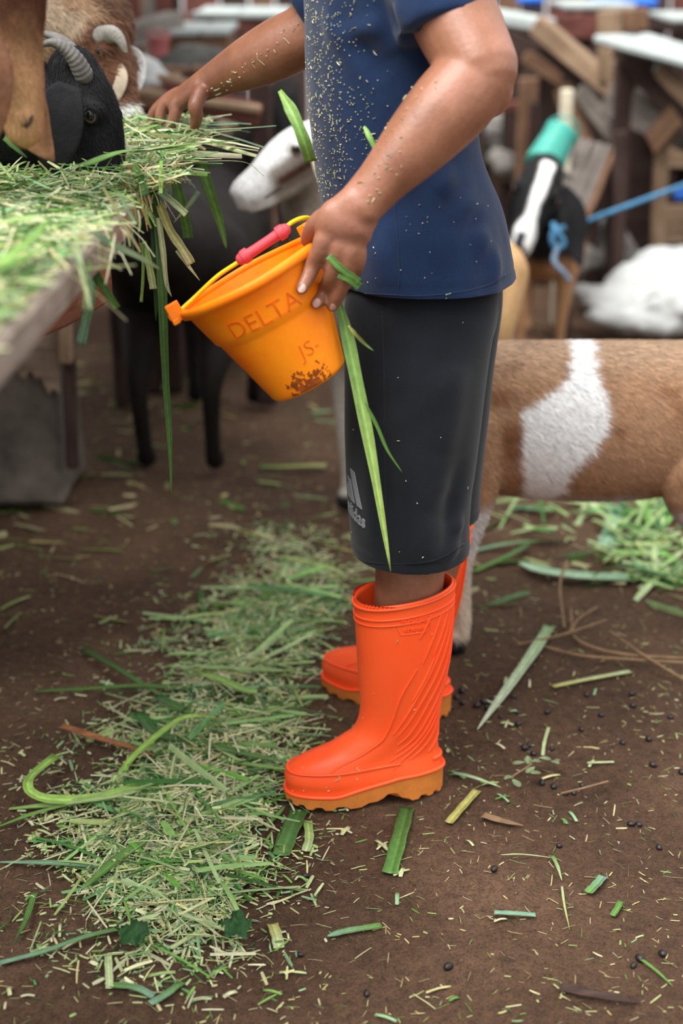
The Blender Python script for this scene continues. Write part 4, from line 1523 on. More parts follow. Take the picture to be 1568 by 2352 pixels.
def strips(name, pos, length, width, yaw, pitch, curl, pal, seg=3, vcolor=None, kind='stuff', parent=None):
    """many cut strips in one mesh: pos (n,3) centres"""
    n = len(pos)
    u = np.stack([np.cos(yaw) * np.cos(pitch), np.sin(yaw) * np.cos(pitch), np.sin(pitch)], 1)
    roll = rng.normal(0, .5, n)
    s0 = np.stack([-np.sin(yaw), np.cos(yaw), np.zeros(n)], 1)
    up = np.cross(u, s0)
    sdv = s0 * np.cos(roll)[:, None] + up * np.sin(roll)[:, None]
    upv = -s0 * np.sin(roll)[:, None] + up * np.cos(roll)[:, None]
    rows = []
    for k in range(seg + 1):
        t = k / seg - .5
        tw_ = (1.0 if 0 < k < seg else .75)
        c = pos + u * (length * t)[:, None] + upv * (curl * length * (.25 - t * t))[:, None]
        rows += [c - sdv * (width * .5 * tw_)[:, None], c + upv * (width * .18)[:, None], c + sdv * (width * .5 * tw_)[:, None]]
    m = 3 * (seg + 1)
    V = np.stack(rows, 1).reshape(-1, 3)
    i = (np.arange(n) * m)[:, None]
    q = []
    for k in range(seg):
        for a in (0, 1):
            q.append(np.array([3 * k + a, 3 * k + a + 1, 3 * k + a + 4, 3 * k + a + 3])[None, :] + i)
    F = np.concatenate(q)
    me = fast_mesh(name, V, F)
    w_ = np.array(PALS[pal]); w_ = w_ / w_.sum()
    c = np.array(GR)[rng.choice(len(GR), n, p=w_)] * (1 + rng.normal(0, .15, (n, 1)))
    if vcolor is not None: c = vcolor(c)
    set_col(me, np.clip(np.repeat(c, m, axis=0) * (1 + rng.normal(0, .10, (n * m, 1))), .004, 1))
    o = link_mesh(name, me, M_GRASS, parent, True)
    if kind: o['kind'] = kind
    return o


def heap_h(x, y):
    """height of the heap on the trough over the planks"""
    e = sst((T_EDGE + .0 - x - .02 * sst((1.9 - y) / .3)) / .06) * sst((x + .90) / .08)
    return e * (.009 + .013 * mnoise.noise((x * 7, y * 5, 1.7)) * (1 - .6 * sst((-.34 - x) / .08)) + .030 * sst((y - 2.1) / .35) * (1 - .5 * sst((-.36 - x) / .1)) - .004 * sst((-.36 - x) / .1) + .007 * mnoise.noise((x * 22, y * 22, 3.1)))


def sst(t):
    t = max(0.0, min(1.0, t))
    return t * t * (3 - 2 * t)


# mound under the loose strips
xs, ys = np.linspace(-.87, T_EDGE - .002, 60), np.linspace(1.05, 2.62, 130)
V = [(x, y, T_TOP - .004 + heap_h(x, y) + .006 * random.random()) for y in ys for x in xs]
nx = len(xs)
F = [(j * nx + i, j * nx + i + 1, (j + 1) * nx + i + 1, (j + 1) * nx + i) for j in range(len(ys) - 1) for i in range(nx - 1)]
md = mk('chopped_grass_mound', V, F, M_GRASS, None, False)
set_col(md.data, np.array([GR[random.choice((0, 1, 3, 5, 8, 9, 6))] * random.uniform(.5, .9) for _ in V]))
tag(md, 'packed bed of chopped grass heaped along the trough', 'grass', None, 'stuff')
n = 12000
x = rng.uniform(-.87, T_EDGE - .002, n); y = rng.uniform(1.08, 2.68, n)
z = np.array([T_TOP + heap_h(a, b) for a, b in zip(x, y)]) + rng.random(n) * .010
L = np.clip(rng.lognormal(-3.75, .6, n), .006, .12)
o = strips('loose_cut_grass', np.stack([x, y, z], 1), L, np.clip(.0015 + L * .05 * rng.random(n) + .002 * rng.random(n), .001, .009), rng.uniform(0, 6.283, n), rng.normal(.02, .16, n), rng.normal(0, .10, n), 'pile')
tag(o, 'loose green and pale chopped grass strewn over the trough', 'grass')
# long stems pointing across the far end
n = 110
x = rng.uniform(-.50, -.22, n); y = rng.uniform(2.05, 2.55, n)
z = np.array([T_TOP + max(.02, heap_h(min(a, T_EDGE - .05), b)) for a, b in zip(x, y)]) + rng.random(n) * .014
L = rng.uniform(.08, .24, n)
o = strips('long_cut_stems', np.stack([x, y, z], 1), L, rng.uniform(.003, .010, n), rng.normal(.15, .7, n), rng.normal(-.04, .12, n), rng.normal(.05, .08, n), 'pile', 5)
tag(o, 'long cut grass stems jutting over the far end of the trough', 'grass')
n = 3600
x = rng.uniform(-.56, -.235, n); y = rng.uniform(1.98, 2.62, n)
z = np.array([T_TOP + max(.012, heap_h(min(a, T_EDGE - .05), b)) for a, b in zip(x, y)]) + rng.random(n) * .022
L = np.clip(rng.lognormal(-3.5, .6, n), .01, .12)
o = strips('loose_cut_grass', np.stack([x, y, z], 1), L, np.clip(.0015 + L * .07 * rng.random(n), .001, .009), rng.uniform(0, 6.28, n), rng.normal(0, .3, n), rng.normal(0, .12, n), 'pile')
tag(o, 'loose tangle of chopped grass on the far end of the trough under the reaching hand', 'grass')
# fringe hanging from the edge
n = 110
y = rng.uniform(1.45, 2.6, n)
o = strips('hanging_fringe', np.stack([np.full(n, T_EDGE + .008) + rng.random(n) * .012, y, T_TOP + .012 - rng.random(n) * .04], 1), np.clip(rng.lognormal(-3.2, .5, n), .015, .12), rng.uniform(.001, .004, n), rng.normal(0, .8, n), rng.normal(-1.1, .45, n), rng.normal(.1, .2, n), 'pile')
tag(o, 'short fringe of cut grass hanging over the trough edge', 'grass')


def px_cloud(blobs, n):
    w = np.array([b[4] for b in blobs], float); w /= w.sum()
    k = rng.choice(len(blobs), n, p=w)
    B = np.array([b[:4] for b in blobs], float) * np.array((1, 1, .86, .92))
    p = B[k, :2] + rng.normal(0, 1, (n, 2)) * B[k, 2:4]
    out = []
    for a, b in p:
        b = min(max(b, 900), 2700)
        g = G(a, b)
        if mnoise.fractal((g.x * 8, g.y * 8, 3.3), 1.0, 2.0, 2) < -.08 and rng.random() < .72: continue
        out.append((g.x, g.y))
    while len(out) < n: out.append(out[int(rng.integers(len(out)))])
    return np.array(out)


BLOBS = [(690, 1350, 75, 40, 1.1), (600, 1400, 90, 45, 1.2), (560, 1480, 110, 50, 1.2), (500, 1570, 120, 60, 1.2), (560, 1650, 100, 55, .9), (430, 1680, 110, 60, 1.2), (420, 1780, 130, 60, 1.6), (480, 1850, 110, 60, 1.6), (350, 1890, 120, 60, 1.5),
         (420, 1960, 110, 50, 1.4), (300, 1990, 110, 50, .8), (420, 2060, 130, 50, .6), (520, 1750, 70, 60, .7), (640, 1250, 90, 25, .35), (330, 2150, 170, 70, .35), (200, 1800, 90, 70, .5)]


def gz(p, lift=.004):
    return np.array([ground_h(a, b) for a, b in p]) + lift


def pile_h(p):
    """mound height from local density"""
    h = np.zeros(len(p))
    for a, b, sx, sy, w_ in BLOBS:
        if w_ < .6: continue
        c = G(a, b); r = max(.05, abs(G(a + sx, b).x - c.x)) * 1.1
        ry = max(.06, abs(G(a, b - sy).y - G(a, b + sy).y) * .5) * 1.1
        h += .012 * w_ * np.exp(-((p[:, 0] - c.x) / r) ** 2 - ((p[:, 1] - c.y) / ry) ** 2)
    return h


n = 17000
p = px_cloud(BLOBS, n)
p += rng.normal(0, .008, p.shape)
h = gz(p) + rng.random(n) * (pile_h(p) + .003)
L = np.clip(rng.lognormal(-4.35, .55, n), .005, .08)
o = strips('chopped_grass_litter', np.column_stack([p, h]), L, np.clip(.0012 + L * .06 * rng.random(n) + .0022 * rng.random(n), .001, .009), rng.uniform(0, 6.283, n), rng.normal(0, .16, n), rng.normal(0, .1, n), 'ground')
tag(o, 'pale and green chopped grass spilled in a long drift on the soil', 'grass')
n = 230
p = px_cloud([b for b in BLOBS if b[4] > .6], n)
L = rng.uniform(.05, .2, n)
o = strips('spilled_blades', np.column_stack([p, gz(p) + pile_h(p) * rng.random(n) * 1.2 + .003]), L, rng.uniform(.003, .012, n), rng.normal(.2, .8, n), rng.normal(0, .06, n), rng.normal(.04, .06, n), 'ground', 5, lambda c: c * np.array((.62, .85, .60)))
tag(o, 'longer green blades lying in the spilled drift', 'grass')
n = 900
p = px_cloud([b for b in BLOBS if b[4] > .5], n)
L = rng.uniform(.03, .13, n)
o = strips('spilled_stalks', np.column_stack([p, gz(p) + pile_h(p) * rng.random(n) * 1.2 + .003]), L, rng.uniform(.0015, .0045, n), rng.uniform(0, 6.28, n), rng.normal(0, .07, n), rng.normal(.04, .08, n), 'ground', 4)
tag(o, 'thin stalks and shreds tangled in the spilled drift', 'grass')
n = 14000
y = 1.25 + rng.random(n) ** 1.15 * 4.2; x = rng.uniform(-.42, .42, n) * y * 1.35
p = np.column_stack([x, y])
L = np.clip(rng.lognormal(-4.55, .5, n), .004, .05)
o = strips('scattered_chaff', np.column_stack([p, gz(p, .002)]), L, np.clip(.0007 + .0022 * rng.random(n) ** 2, .0006, .004), rng.uniform(0, 6.283, n), rng.normal(0, .08, n), rng.normal(0, .12, n), 'straw', 2, lambda c: c * np.array((.85, .78, .66)))
tag(o, 'thin scattered chaff and straw bits over the whole yard', 'straw')
n = 420
y = rng.uniform(2.7, 5.2, n); x = rng.uniform(-.3, .42, n) * y
p = np.column_stack([x, y])
L = rng.uniform(.02, .13, n)
o = strips('yard_litter', np.column_stack([p, gz(p, .004)]), L, rng.uniform(.004, .018, n), rng.normal(0, .7, n), rng.normal(0, .07, n), rng.normal(.03, .06, n), 'ground', 4, lambda c: c * np.array((.62, .56, .46)))
tag(o, 'blurred grass litter on the yard behind the goats', 'grass')
n = 190
p = px_cloud([(1480, 1180, 80, 30, 1), (1520, 1300, 50, 40, .7), (1250, 1180, 80, 18, .6), (1420, 1260, 60, 40, .4)], n)
L = rng.uniform(.03, .18, n)
o = strips('grass_clump_litter', np.column_stack([p, gz(p, .004) + rng.random(n) * .03]), L, rng.uniform(.004, .016, n), rng.uniform(0, 6.28, n), rng.normal(.1, .25, n), rng.normal(.06, .1, n), 'ground', 4, lambda c: c * np.array((.6, .78, .58)))
tag(o, 'ragged green grass under the belly of the spotted goat', 'grass')


def blade(name, pts, w, col, label=None, group=None, vfold=.22, tip=True, tip0=False, mat=None, up=(0, 0, 1), cat='grass blade', tw=0.0, split=False, n=22, parent=None):
    """one leaf: ribbon with a channelled midrib, thin but closed"""
    d = catmull(np.array([np.array(p, float) for p in pts]), n)
    t = np.gradient(d, axis=0); t /= np.linalg.norm(t, axis=1)[:, None]
    V, F = [], []
    for i in range(n):
        q = i / (n - 1)
        wi = w * (1 - (q ** 3 if tip else 0) * .92) * ((.35 + .65 * min(1, q * 4)) if tip0 else 1) * (1 + .06 * math.sin(q * 17 + w * 900))
        u0 = np.array(up, float)
        sd = np.cross(t[i], u0)
        if np.linalg.norm(sd) < 1e-3: sd = np.array((1, 0, 0.))
        sd /= np.linalg.norm(sd)
        nn = np.cross(sd, t[i])
        a = tw * q
        sd, nn = sd * math.cos(a) + nn * math.sin(a), nn * math.cos(a) - sd * math.sin(a)
        for s_ in np.linspace(-1, 1, 9):
            V.append(d[i] + sd * s_ * wi * .5 + nn * vfold * .4 * (abs(s_) ** 1.6) * wi)
        for s_ in (1, 0, -1):
            V.append(d[i] + sd * s_ * wi * .5 * .98 + nn * (vfold * .4 * (abs(s_) ** 1.6) * wi - .0006))
    m = 12
    for i in range(n - 1):
        for j in range(m): F.append((i * m + j, i * m + (j + 1) % m, (i + 1) * m + (j + 1) % m, (i + 1) * m + j))
    F.append(tuple(range(m - 1, -1, -1))); F.append(tuple((n - 1) * m + j for j in range(m)))
    o = mk(name, V, F, mat or M_GRASS, parent, True)
    if mat is None:
        c0, c1 = np.array(col[0][:3]), np.array(col[1][:3])
        vein = [random.uniform(.78, 1.2) for _ in range(m)]
        vein[4] = 1.5
        c = np.clip(np.array([(c0 * (1 - i / (n - 1)) + c1 * i / (n - 1)) * vein[j] * (1 + .10 * math.sin(i * 2.3 + j)) for i in range(n) for j in range(m)]), 0, 1)
        set_col(o.data, c)
    return tag(o, label, cat if not parent else None, group)


g_ = lambda h: C(h)
GD, GM, GL, GP, GB, GY = g_('#3d6130'), g_('#618a40'), g_('#8db25a'), g_('#b5c390'), g_('#7c9f84'), g_('#aba85e')
hang = 'green blades hanging from the trough'


def hb(px, w, col, label, **k):
    return blade('hanging_blade', [P(*q) for q in px], w, col, label, None, cat='grass blade', up=k.pop('up', (0, -1, 0)), **k)


hb([(352, 440, 2.10), (364, 520, 2.06), (372, 660, 2.04), (380, 860, 2.04), (389, 1000, 2.04), (394, 1142, 2.04)], .0148, (GD, GM), 'longest green blade hanging straight down from the trough', tw=.15)
hb([(352, 455, 2.09), (356, 560, 2.06), (359, 660, 2.05), (358, 738, 2.05)], .0135, (GD, GD), 'short dark blade hanging behind the longest blade')
hb([(366, 470, 2.07), (390, 528, 2.05), (418, 570, 2.04), (440, 606, 2.04)], .013, (GY, GP), 'split pale yellow stem hanging right of the longest blade', tip=False)
hb([(405, 575, 2.045), (432, 610, 2.04), (459, 645, 2.04)], .0055, (GP, GP), 'thin pale splinter hanging below the split yellow stem')
hb([(364, 500, 2.06), (374, 575, 2.045), (382, 650, 2.04), (394, 682, 2.04)], .009, (GP, GP), 'frayed cream strip hanging along the longest blade')
hb([(328, 556, 2.02), (340, 600, 2.01), (348, 640, 2.01), (352, 664, 2.01)], .0105, (GL, GP), 'short bright stem hanging left of the longest blade', tip=False)
hb([(329, 560, 2.01), (328, 640, 2.0), (324, 694, 2.0)], .0045, (GM, GL), 'thin bright strip hanging left of the short stem', tip=False)
hb([(215, 620, 1.76), (213, 660, 1.75), (198, 730, 1.75), (184, 792, 1.75)], .0125, (GM, GB), 'broad green blade hanging from the end of the joist', tip=False)
hb([(205, 598, 1.77), (228, 642, 1.75), (268, 708, 1.75)], .010, (GD, GM), 'green blade slanting down beside the joist end', tip=False)
hb([(400, 400, 2.30), (415, 465, 2.28), (428, 520, 2.28), (432, 548, 2.28)], .017, (GM, GM), 'green blade hanging under the far end of the trough', tip=False)
hb([(462, 380, 2.42), (482, 440, 2.40), (505, 510, 2.40), (520, 572, 2.40)], .019, (GM, GL), 'broad blurred blade hanging at the far end of the trough')
hb([(362, 438, 2.05), (392, 460, 2.04), (428, 492, 2.03)], .010, (GB, GP), 'pale blue-green blade poking out over the trough edge', tip=False)
hb([(456, 440, 2.20), (436, 468, 2.20), (398, 512, 2.20)], .008, (GB, GP), 'thin pale blade crossing behind the hanging blades')
hb([(195, 530, 1.66), (262, 562, 1.68), (330, 596, 1.70), (366, 618, 1.72)], .0085, (GB, GP), 'long pale blade sticking out from the trough edge, pointing to the bucket')
hb([(120, 560, 1.55), (152, 590, 1.54), (180, 630, 1.54)], .009, (GD, GM), 'green blade bent over the edge near the joist')
hb([(0, 606, 1.33), (60, 560, 1.40), (120, 498, 1.48)], .015, (GL, GM), 'bright blurred blade lying across the near end of the trough', up=(0, 0, 1))
hb([(0, 628, 1.34), (60, 590, 1.42), (110, 560, 1.50)], .013, (GM, GL), 'second bright blade lying across the near end of the trough', up=(0, 0, 1))
hb([(10, 315, 2.0), (30, 335, 1.98), (62, 362, 1.95)], .008, (GM, GD), 'green blade below the chin of the brown goat')
hb([(196, 380, 1.92), (280, 350, 2.0), (360, 345, 2.1), (470, 330, 2.2)], .020, (GM, GL), 'broad green blade lying across the heap by the black goat', up=(0, 0, 1))
hb([(310, 350, 2.05), (400, 335, 2.15), (552, 322, 2.30)], .014, (GP, GL), 'long pale stem jutting from the heap toward the shirt', up=(0, 0, 1))
hb([(470, 300, 2.35), (550, 296, 2.36), (634, 290, 2.36)], .011, (GP, GB), 'pale straight stem pointing right at the top of the heap', up=(0, 0, 1), tip=False)
hb([(240, 350, 2.0), (330, 362, 2.05), (450, 370, 2.15), (560, 372, 2.2), (606, 404, 2.2)], .006, (GP, GP), 'thin white stem curving toward the pale goat', up=(0, 0, 1))
blade('dry_leaf_sheath', [P(300, 388, 2.02), P(350, 384, 2.07), P(440, 380, 2.15)], .020, None, 'red-brown dry leaf sheath lying on the heap', mat=M_BARK, cat='dry leaf', vfold=.4)
hb([(306, 380, 2.0), (322, 410, 1.99), (332, 450, 1.98)], .014, (GM, GD), 'short upright green blade on the heap above the trough edge', up=(0, -1, 0), tip0=True, tip=False)
# blades caught on the person and the bucket
hb([(642, 208, 2.02), (672, 260, 1.99), (697, 320, 1.98), (714, 372, 1.99)], .0165, (GL, GM), 'bright green blade sticking to the shirt front, pointing up', tip=False, tip0=True)
hb([(836, 290, 1.965), (850, 318, 1.955), (868, 352, 1.95)], .0075, (GL, GM), 'small green blade tucked behind the forearm', tip=False, tip0=True)
fy = KY - .012
hb([(754, 588, fy), (778, 612, fy - .002), (803, 632, fy), (826, 648, fy + .004)], .0095, (GM, GM), 'upper green shred lying over the fingers', tip=False, vfold=.1)
hb([(777, 630, fy + .002), (800, 640, fy), (826, 660, fy + .006)], .0105, (GM, GM), 'lower green shred lying over the fingers', tip=False, vfold=.1)
LB = [(776, 684, 1.915), (797, 770, 1.912), (822, 890, 1.905), (850, 1030, 1.895), (874, 1170, 1.885), (897, 1312, 1.880)]
hb(LB, .0195, (g_('#6f9d52'), g_('#a9c169')), 'long pale blade pinned by the bucket, hanging over the shorts', tip0=True)
hb([(836, 920, 1.862), (866, 980, 1.865), (890, 1035, 1.868), (924, 1086, 1.872)], .0055, (GM, GM), 'thin side shred hanging beside the long pale blade', tip0=True)
hb([(800, 748, 1.838), (816, 768, 1.84), (838, 790, 1.85), (858, 806, 1.852)], .0055, (GY, GM), 'curled shred by the side of the bucket', tip0=True)

# big blades on the soil (pixel feet projected to the ground)
def gb(px, w, col, label, lift=.006, **k):
    pts = []
    for q in px:
        g = G(q[0], q[1]); z = ground_h(g.x, g.y) + lift + (q[2] if len(q) > 2 else 0)
        pts.append(G(q[0], q[1], z))
    mat = k.pop('mat', None); cat = k.pop('cat', 'grass blade')
    return blade(k.pop('name', 'fallen_blade'), pts, w, col, label, k.pop('group', None), mat=mat, cat=cat, **k)


gb([(270, 1808), (300, 1745, .02), (400, 1660, .05), (450, 1645, .05), (500, 1650, .03)], .015, (g_('#8fb552'), g_('#a3c565')), 'upper run of the bright folded blade left of the drift', tip=False)
gb([(130, 1735, .02), (80, 1775, .03), (64, 1800, .04), (75, 1822, .03), (120, 1836, .02), (220, 1832, .01), (340, 1798, .02)], .016, (g_('#8fb552'), g_('#a3c565')), 'bright green blade curled in a loop at the left', up=(0, -.5, .85), tip=False)
gb([(20, 1858), (140, 1846, .01), (280, 1826, .02), (360, 1800, .02)], .016, (GL, GP), 'long pale-based blade under the looped blade', tip0=True)
gb([(0, 1897), (80, 1868, .01), (160, 1848, .01), (260, 1835, .02)], .010, (GM, GL), 'narrow blade running left out of the drift', tip0=True)
gb([(138, 1668, .02), (210, 1692, .02), (290, 1715, .02), (355, 1736, .02)], .017, None, 'red-brown dry sheath lying on the drift', mat=M_BARK, cat='dry leaf', name='dry_leaf_sheath', vfold=.5)
gb([(318, 1635, .02), (360, 1685, .02), (450, 1704, .02), (580, 1735, .02), (668, 1752, .01)], .021, (GD, GM), 'wide dark blade arching to the toe of the near boot')
gb([(430, 1535, .01), (500, 1560, .02), (560, 1585, .02), (590, 1590, .02)], .021, (GL, GL), 'short broad light blade on the drift', tip=False, tip0=True)
gb([(80, 1588), (200, 1582, .01), (330, 1575, .01), (480, 1590, .01), (640, 1618, .01), (800, 1652)], .014, (GM, GD), 'very long blade lying across the drift behind the near boot', tip0=True)
gb([(190, 1490), (270, 1535, .01), (350, 1585, .01), (450, 1640, .01)], .013, (GD, GM), 'dark blade slanting through the drift')
gb([(360, 1600, .02), (420, 1630, .02), (455, 1640, .02)], .022, (GD, GM), 'broad dark blade in the middle of the drift')
gb([(500, 1745, .02), (590, 1758, .02), (680, 1770, .01)], .012, (GM, GL), 'blade pointing under the toe of the near boot')
gb([(0, 1980), (120, 1982, .01), (230, 1990, .01), (400, 2008, .01), (520, 2090)], .0125, (GB, GM), 'long blue-green blade across the front of the drift', tip0=True)
gb([(190, 2040, .01), (290, 1960, .02), (400, 1900, .02), (488, 1866, .02)], .019, (GM, GM), 'wide green blade slanting up through the front of the drift', tip=False, tip0=True)
gb([(330, 1880, .02), (360, 1905, .02), (440, 1980, .01), (540, 2072)], .010, (GB, GB), 'grey-green blade slanting down to the right')
gb([(420, 1960, .02), (440, 1985, .02), (470, 2005, .01)], .030, (GD, GD), 'broad dark leaf piece in front of the drift', tip=False)
gb([(0, 2212), (100, 2185, .006), (200, 2150, .006), (290, 2130)], .0095, (GB, GM), 'long thin blade at the lower left', tip=False)
gb([(340, 2070), (420, 2100, .006), (490, 2125, .006), (548, 2145)], .0105, (GP, GP), 'pale straight stem lying in front of the drift', tip=False)
gb([(392, 2178), (440, 2150, .004), (492, 2122)], .0085, (GP, GY), 'pale stem crossing under the straight stem', tip=False)
gb([(248, 2190), (250, 2235, .004), (252, 2270)], .0105, (GP, GP), 'pale upright shred at the lower left', tip=False)
gb([(255, 2262), (310, 2268, .004), (352, 2288)], .0115, (GM, GB), 'bent green piece at the lower left', tip=False)
gb([(345, 2305), (380, 2285, .004), (418, 2255)], .0115, (GB, GM), 'green piece crossing the bent piece', tip=False)
gb([(80, 2050), (60, 2110, .004), (35, 2160)], .009, (GM, GD), 'narrow dark blade at the far lower left')
gb([(690, 1858), (668, 1905, .004), (645, 1965)], .029, (GD, g_('#55803c')), 'wide green leaf piece just in front of the near boot', tip=False)
gb([(706, 1885), (710, 1925, .003), (702, 1955)], .014, (GL, GP), 'small torn light leaf beside the wide leaf piece', tip=False)
gb([(935, 1855), (918, 1920, .004), (895, 2006)], .024, (GD, g_('#5c8a40')), 'wide green leaf piece below the heel of the near boot', tip=False)
gb([(752, 2150), (800, 2138, .004), (876, 2126)], .0125, (GB, GM), 'blue-green piece lying flat at the bottom centre', tip0=True, tip=False)
gb([(1134, 2096), (1180, 2098, .003), (1230, 2102)], .0095, (GB, GB), 'small flat green piece at the lower right', tip=False)
gb([(1385, 2012), (1370, 2030, .003), (1350, 2050)], .0135, (GB, GM), 'short torn green piece right of the bare soil', tip=False)
gb([(1425, 2070), (1418, 2085, .003), (1406, 2103)], .009, (GM, GM), 'tiny dark green piece at the right', tip=False)
gb([(1262, 1438), (1235, 1482, .012), (1195, 1540, .008), (1140, 1615, .004), (1096, 1675)], .024, (g_('#8fae7a'), g_('#c5d0b4')), 'long pale leaf with a split top lying right of the boots')
gb([(1270, 1577), (1350, 1560, .004), (1448, 1542)], .012, (GY, GP), 'yellow stem lying on the soil right of the pale leaf', tip=False)
gb([(1192, 1292, .01), (1250, 1312, .01), (1340, 1324, .01), (1448, 1328, .005)], .040, (g_('#9dbb9a'), g_('#8fb28c')), 'broad silvery leaf lying below the spotted goat', tip=False, tip0=True)
gb([(1412, 1160, .01), (1402, 1210, .01), (1388, 1262, .01)], .035, (g_('#8fb59a'), g_('#8fb59a')), 'silvery leaf standing out by the grass clump', tip=False)
gb([(1090, 1312), (1170, 1275, .01), (1215, 1250, .01)], .015, (GM, GD), 'dark green blade right of the shorts', tip=False)
gb([(1090, 1265), (1170, 1248, .01), (1285, 1238, .01)], .016, (GB, GM), 'blurred green blade above the dark blade')
gb([(1220, 1215, .02), (1250, 1218, .03), (1282, 1226, .02)], .035, (GM, GD), 'folded leaf bundle behind the boots at the right', tip=False)
gb([(1180, 1165), (1240, 1170, .01), (1290, 1172, .01)], .030, (GB, GM), 'pale leaf under the belly of the spotted goat')
gb([(1400, 1290), (1480, 1258, .01), (1545, 1238, .01)], .014, (GY, GY), 'yellow stem beside the grass clump', tip=False)
gb([(595, 1073), (660, 1072, .01), (750, 1068, .01)], .022, (GM, GY), 'yellow-green stem lying behind the bucket', tip=False)
gb([(1260, 1670), (1250, 1705, .006), (1246, 1735)], .006, (GP, GP), 'thin white straw standing up near the droppings', tip=False)
gb([(1348, 1752), (1375, 1751, .002), (1410, 1750)], .006, (GP, GP), 'pale straw piece on the bare soil', tip=False)
gb([(1096, 1815), (1060, 1855, .003), (1030, 1890)], .014, (GY, GY), 'yellowed leaf behind the heel of the near boot', tip=False)
gb([(1108, 1872), (1150, 1885, .002), (1202, 1896)], .016, None, 'dark dry leaf near the yellowed leaf', mat=M_TWIG, cat='dry leaf', name='dry_leaf')
gb([(1285, 2268), (1370, 2285, .004), (1470, 2302)], .016, None, 'dark curled bark strip at the lower right', mat=M_DARKWOOD, cat='bark strip', name='bark_strip')
gb([(1040, 1775), (1085, 1785, .01), (1150, 1808, .002)], .010, (GB, GP), 'pale blade lying behind the heel of the near boot')
gb([(612, 1895), (640, 1868, .004), (655, 1850)], .009, (GM, GM), 'small blade left of the near boot toe')
gb([(1268, 1965), (1280, 1990, .002), (1290, 2022)], .006, (GM, GP), 'thin green straw on the bare soil')
gb([(1150, 1963), (1200, 1962, .002), (1272, 1970)], .003, (GP, GP), 'hair-thin pale straw on the bare soil', tip0=True)
gb([(1290, 2035), (1296, 2080, .002), (1308, 2135)], .0035, (GP, GY), 'long thin straw running down the bare soil')
gb([(1468, 2200), (1510, 2232, .002), (1545, 2265)], .005, (GM, GM), 'thin green stalk at the lower right corner')
gb([(625, 2122), (635, 2150, .004), (640, 2178)], .016, (GY, GP), 'short split stalk in front of the drift', tip=False)

# countable ordinary pieces lying loose
n_loose = 150
cand = px_cloud([(350, 2150, 190, 90, 1), (1000, 2050, 260, 110, .35), (560, 2000, 110, 70, .6), (150, 1950, 100, 150, .5), (1250, 1750, 180, 120, .4), (720, 1300, 80, 50, .4), (230, 1450, 120, 120, .3)], n_loose)
for k, (x, y) in enumerate(cand):
    a = random.uniform(0, 6.28); L_ = random.uniform(.012, .038)
    z = ground_h(x, y) + .004
    d = np.array((math.cos(a), math.sin(a), random.uniform(-.08, .08))) * L_ * .5
    c0 = np.array((x, y, z))
    cc = GR[random.choice((1, 2, 5, 6, 7, 8, 9, 10, 11, 6, 7))]
    blade('cut_piece', [c0 - d, c0 + np.array((0, 0, .002)), c0 + d], random.uniform(.003, .0065), (cc, cc), 'short chopped grass piece lying loose on the bare soil', 'chopped grass pieces on the bare soil', tip=False, n=5)

n = 1500
p = px_cloud([b for b in BLOBS if b[4] > .3], n)
p += rng.normal(0, .01, p.shape)
o = strips('white_pith_bits', np.column_stack([p, gz(p) + (pile_h(p) + .004) * (.4 + .7 * rng.random(n))]), rng.uniform(.005, .03, n) * (.5 + rng.random(n)), rng.uniform(.002, .006, n), rng.uniform(0, 6.28, n), rng.normal(0, .15, n), rng.normal(.05, .1, n), 'straw', 2, lambda c: c * np.array((1.0, 1.05, .9)) + .06)
tag(o, 'pale chopped stem bits sprinkled on the spilled drift', 'grass')
n = 16000
y = 1.3 + rng.random(n) ** 1.4 * 2.4; x = rng.uniform(-.40, .42, n) * y * 1.25
r_ = np.clip(rng.lognormal(-6.35, .5, n), .0008, .007)
z = np.array([ground_h(a, b) for a, b in zip(x, y)])
oc = np.array([(1, 0, 0), (-.5, .87, 0), (-.5, -.87, 0), (.1, 0, .75), (0, 0, -.6)])
a_ = rng.uniform(0, 6.28, n)
q = np.stack([oc[None, :, 0] * np.cos(a_)[:, None] - oc[None, :, 1] * np.sin(a_)[:, None], oc[None, :, 0] * np.sin(a_)[:, None] + oc[None, :, 1] * np.cos(a_)[:, None], np.tile(oc[:, 2], (n, 1))], 2) * r_[:, None, None] * (1 + rng.normal(0, .2, (n, 5, 1)))
V = (q + np.column_stack([x, y, z])[:, None, :]).reshape(-1, 3)
b_ = (np.arange(n) * 5)[:, None]
F = np.concatenate([np.array(f)[None, :] + b_ for f in ((0, 1, 3), (1, 2, 3), (2, 0, 3))])
o = link_mesh('soil_crumbs', fast_mesh('soil_crumbs', V, F), M_SOIL, None, False)
tag(o, 'loose soil crumbs strewn over the ground', 'soil', None, 'stuff')

# dung pellets
DP = [(1130, 1605), (1120, 1625), (1150, 1640), (1190, 1632), (1257, 1632), (1190, 1655), (1348, 1592), (1380, 1640), (1452, 1587), (1455, 1615), (1335, 1672), (1268, 1712), (1489, 1695), (1500, 1748), (1225, 1722), (1215, 1705), (1205, 1712), (1245, 1782), (1272, 1790), (1300, 1803), (1318, 1802), (1338, 1788), (1565, 1765),
      (1450, 1873), (1468, 1872), (1515, 1925), (1285, 1924), (1135, 1988), (842, 2243), (1522, 2182), (1455, 2210), (1470, 2196), (1030, 2192), (1075, 1415), (1068, 1430), (1082, 1440), (1062, 1490), (1048, 1600), (1062, 1612), (1095, 1618), (1110, 1610), (1180, 1600), (700, 1990), (690, 2160), (1430, 1700), (1540, 1640), (1060, 1588), (1036, 1622)]
pv, pf = ellipsoid((0, 0, 0), (.0062, .0048, .0046), None, 14, 9)
pv = [(x * (1 + .08 * math.sin(7 * y / .005)), y, z) for x, y, z in pv]
pm = None
